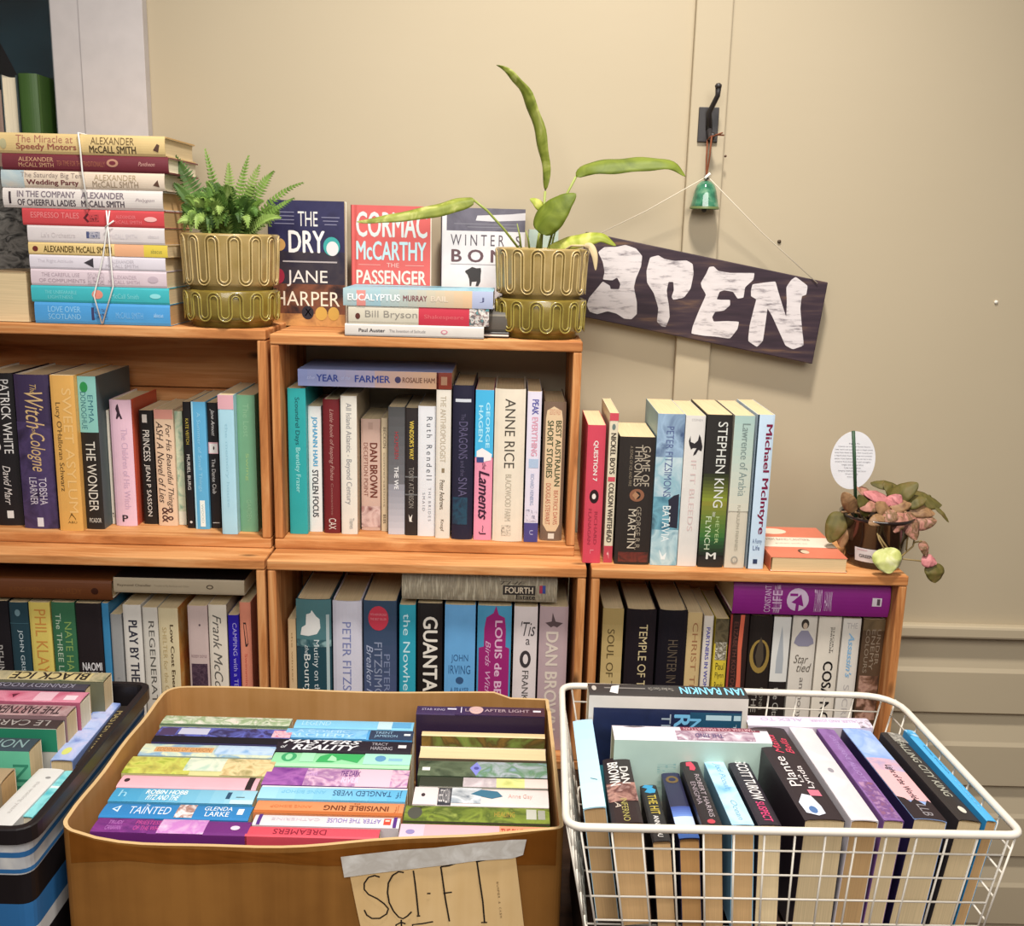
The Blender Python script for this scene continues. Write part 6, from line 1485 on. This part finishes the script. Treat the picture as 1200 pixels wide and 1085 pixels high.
# ================================================================== black tub of books on the left
UZB = 0.965
uc = [onZ(120, 796, UZB), onZ(176, 800, UZB), onZ(34, 971, UZB)]
xr_b, xr_f, yb_, yf_ = uc[1].x, uc[2].x, uc[1].y, uc[2].y
xl_ = -.86
tub = thing('plastic_tub', 'black tub with white and blue striped band, left of the cardboard box', 'tub', ((xl_+xr_b)/2, (yb_+yf_)/2, TZ))
to = Vector(tub.location)
blk = flat('1d191b', .35)
def trect(ins, z, r=.022):
    pts = [Vector((xl_+ins, yb_-ins, z)), Vector((xr_b-ins, yb_-ins, z)), Vector((xr_f-ins, yf_+ins, z)), Vector((xl_+ins, yf_+ins, z))]
    return kloop(pts, (max(.004, r-ins),)*4, 6)
mb = MB()
TFL = .80
rings = [trect(.010, TZ+.0005), trect(.004, UZB-.020), trect(-.004, UZB-.018), trect(-.004, UZB-.001), trect(-.002, UZB), trect(.005, UZB), trect(.006, UZB-.004), trect(.008, TFL)]
n = len(rings[0]); V_ = [p-to for r in rings for p in r]
mb.add(V_, [(a*n+i, a*n+(i+1) % n, (a+1)*n+(i+1) % n, (a+1)*n+i) for a in range(len(rings)-1) for i in range(n)]+[tuple(range(n)), tuple(range((len(rings)-1)*n, len(rings)*n))], blk)
mb.build('tub_body', tub)
mb = MB()
def band(z0, z1, off, m):
    f = lambda z: .0045+(UZB-.02-z)/(UZB-.02-TZ)*.006-off
    a, b = trect(f(z0), z0), trect(f(z1), z1)
    V_ = [p-to for p in a+b]; n = len(a)
    mb.add(V_, [(i, (i+1) % n, n+(i+1) % n, n+i) for i in range(n)], m)
band(.905, .9445, .0008, art(('d4d2d0', 'c0c0c2', 'dcdad6'), 22))
band(.9265, .933, .0013, flat('2f6ca4', .5)); band(.907, .912, .0013, flat('2f6ca4', .5))
band(.835, .868, .0008, flat('2f6ca4', .5)); band(.815, .835, .0008, flat('d4d2d0', .5))
o_ = mb.build('printed_band', tub); o_['label'] = 'white band with blue stripes round the tub'
g = 'books in the black tub'
tz_ = .985
def tubx(xl, xr, yf, yn, z, spec, lab, **kw):
    return spineup_x(xl, xr, yf, yn, z, TFL+.001, spec, lab, g, **kw)
tubx(-60, 128, 785, 796, .990, ('6a6a54', [A(0, 1, 0, 1, ('4c5a44', 'a89c7c', '6c705c'), 30), P(.10, .62, .1, .9, 'b8a878'), T('BLACK ICE', .12, .61, .14, .90, '2a2420', 'b')]), 'book with cream upside-down capitals at the back of the black tub', flip=True, pg='c')
tubx(-60, 105, 797, 806, .986, ('3c3844', [T('KENNEDY ROOSEVELT', .10, .85, .2, .8, '8a8694')]), 'thin dark grey lettered book second from the back in the black tub', flip=True, pg='c', t=.020)
tubx(-60, 101, 808, 821, .985, ('b05c74', [A(0, 1, 0, 1, ('b04c68', 'c88094', '9c4460'), 18), G([(.50, .3), (.52, .7), (.55, .4)], '5c2034'), P(.22, .36, .1, .9, 'd0a8b4'), P(.05, .14, .4, .8, 'd8c0c8')]), 'pink and crimson book in the black tub', flip=True, pg='w')
tubx(-60, 85, 824, 837, .982, ('8a6c70', [A(0, 1, 0, 1, ('7c5c60', 'a88c8c', '8a5058'), 40), T('THE PARTNER', .08, .62, .15, .85, '3c2c30', 'b')]), 'grey-red book with dark lettering, middle of the black tub', flip=True, pg='c')
tubx(-60, 72, 840, 851, .978, ('3c3030', [T('LE CARRE', .10, .70, .2, .8, '9c9490')]), 'dark brown book with white cover side facing forward, black tub', flip=True, pg='c', side='d0ccc0', front=[P(.0, .6, .0, .18, '2c8464'), T('Simon Templar', .02, .06, .3, .9, '8c8c88')])
tubx(-60, 42, 862, 878, .972, ('33414a', [T('NORTH', .10, .75, .2, .8, '7a9494')]), 'dark book with pale green cover side, front left of the black tub', flip=True, pg='c', side='6cc4a0', front=[T('NH', .02, .2, .1, .4, '3c8c70', 'u')])
tubx(-60, 10, 897, 916, .962, ('a08a6c', []), 'plain brown book at the left picture edge in the black tub', flip=True, pg='t')
KFAN, TF = 0.0, 1.0
def tuby(far, near, zf, zn, spec, lab, **kw):
    b_ = spineup_y(far, near, spec, lab, zf, zn, w=.10, **kw); b_['group'] = g; return b_
tuby((121, 822, 138, 824), (57, 888, 87, 892), .945, .945, ('7c90c4', [A(0, 1, 0, 1, ('6c80bc', '94a8d4', 'b4b8d8', '7484bc'), 30), G([(.2, .1), (.22, .8), (.3, .9), (.28, .3), (.36, .2), (.38, .8), (.46, .85), (.48, .2)], 'a8b4d8'), E(.8, .92, .2, .6, 'c4c870')]), 'lavender blue paperback along the right side of the black tub', pg='c')
tuby((139, 825, 152, 828), (89, 893, 107, 897), .941, .941, ('2c2622', [T('MASTER STROKE', .1, .9, .25, .75, '9c8a5c')]), 'black paperback with gold lettering against the right wall of the black tub', pg='c')
tuby((46, 899, 75, 901), (-22, 966, 13, 968), .944, .944, ('cfcdca', [E(.15, .19, .6, .8, '8c8a88'), T('the waiting years', .25, .8, .4, .6, 'b8b4b0')]), 'white paperback lying near the front right of the black tub', pg='w')
tuby((77, 902, 90, 903), (22, 955, 39, 957), .940, .940, ('5cb8c0', [A(0, 1, 0, 1, ('4ca8b4', '84ccd0', '3c8c98'), 30), P(.35, .40, 0, 1, 'd0e4e0')]), 'narrow turquoise paperback at the front right of the black tub', pg='w')
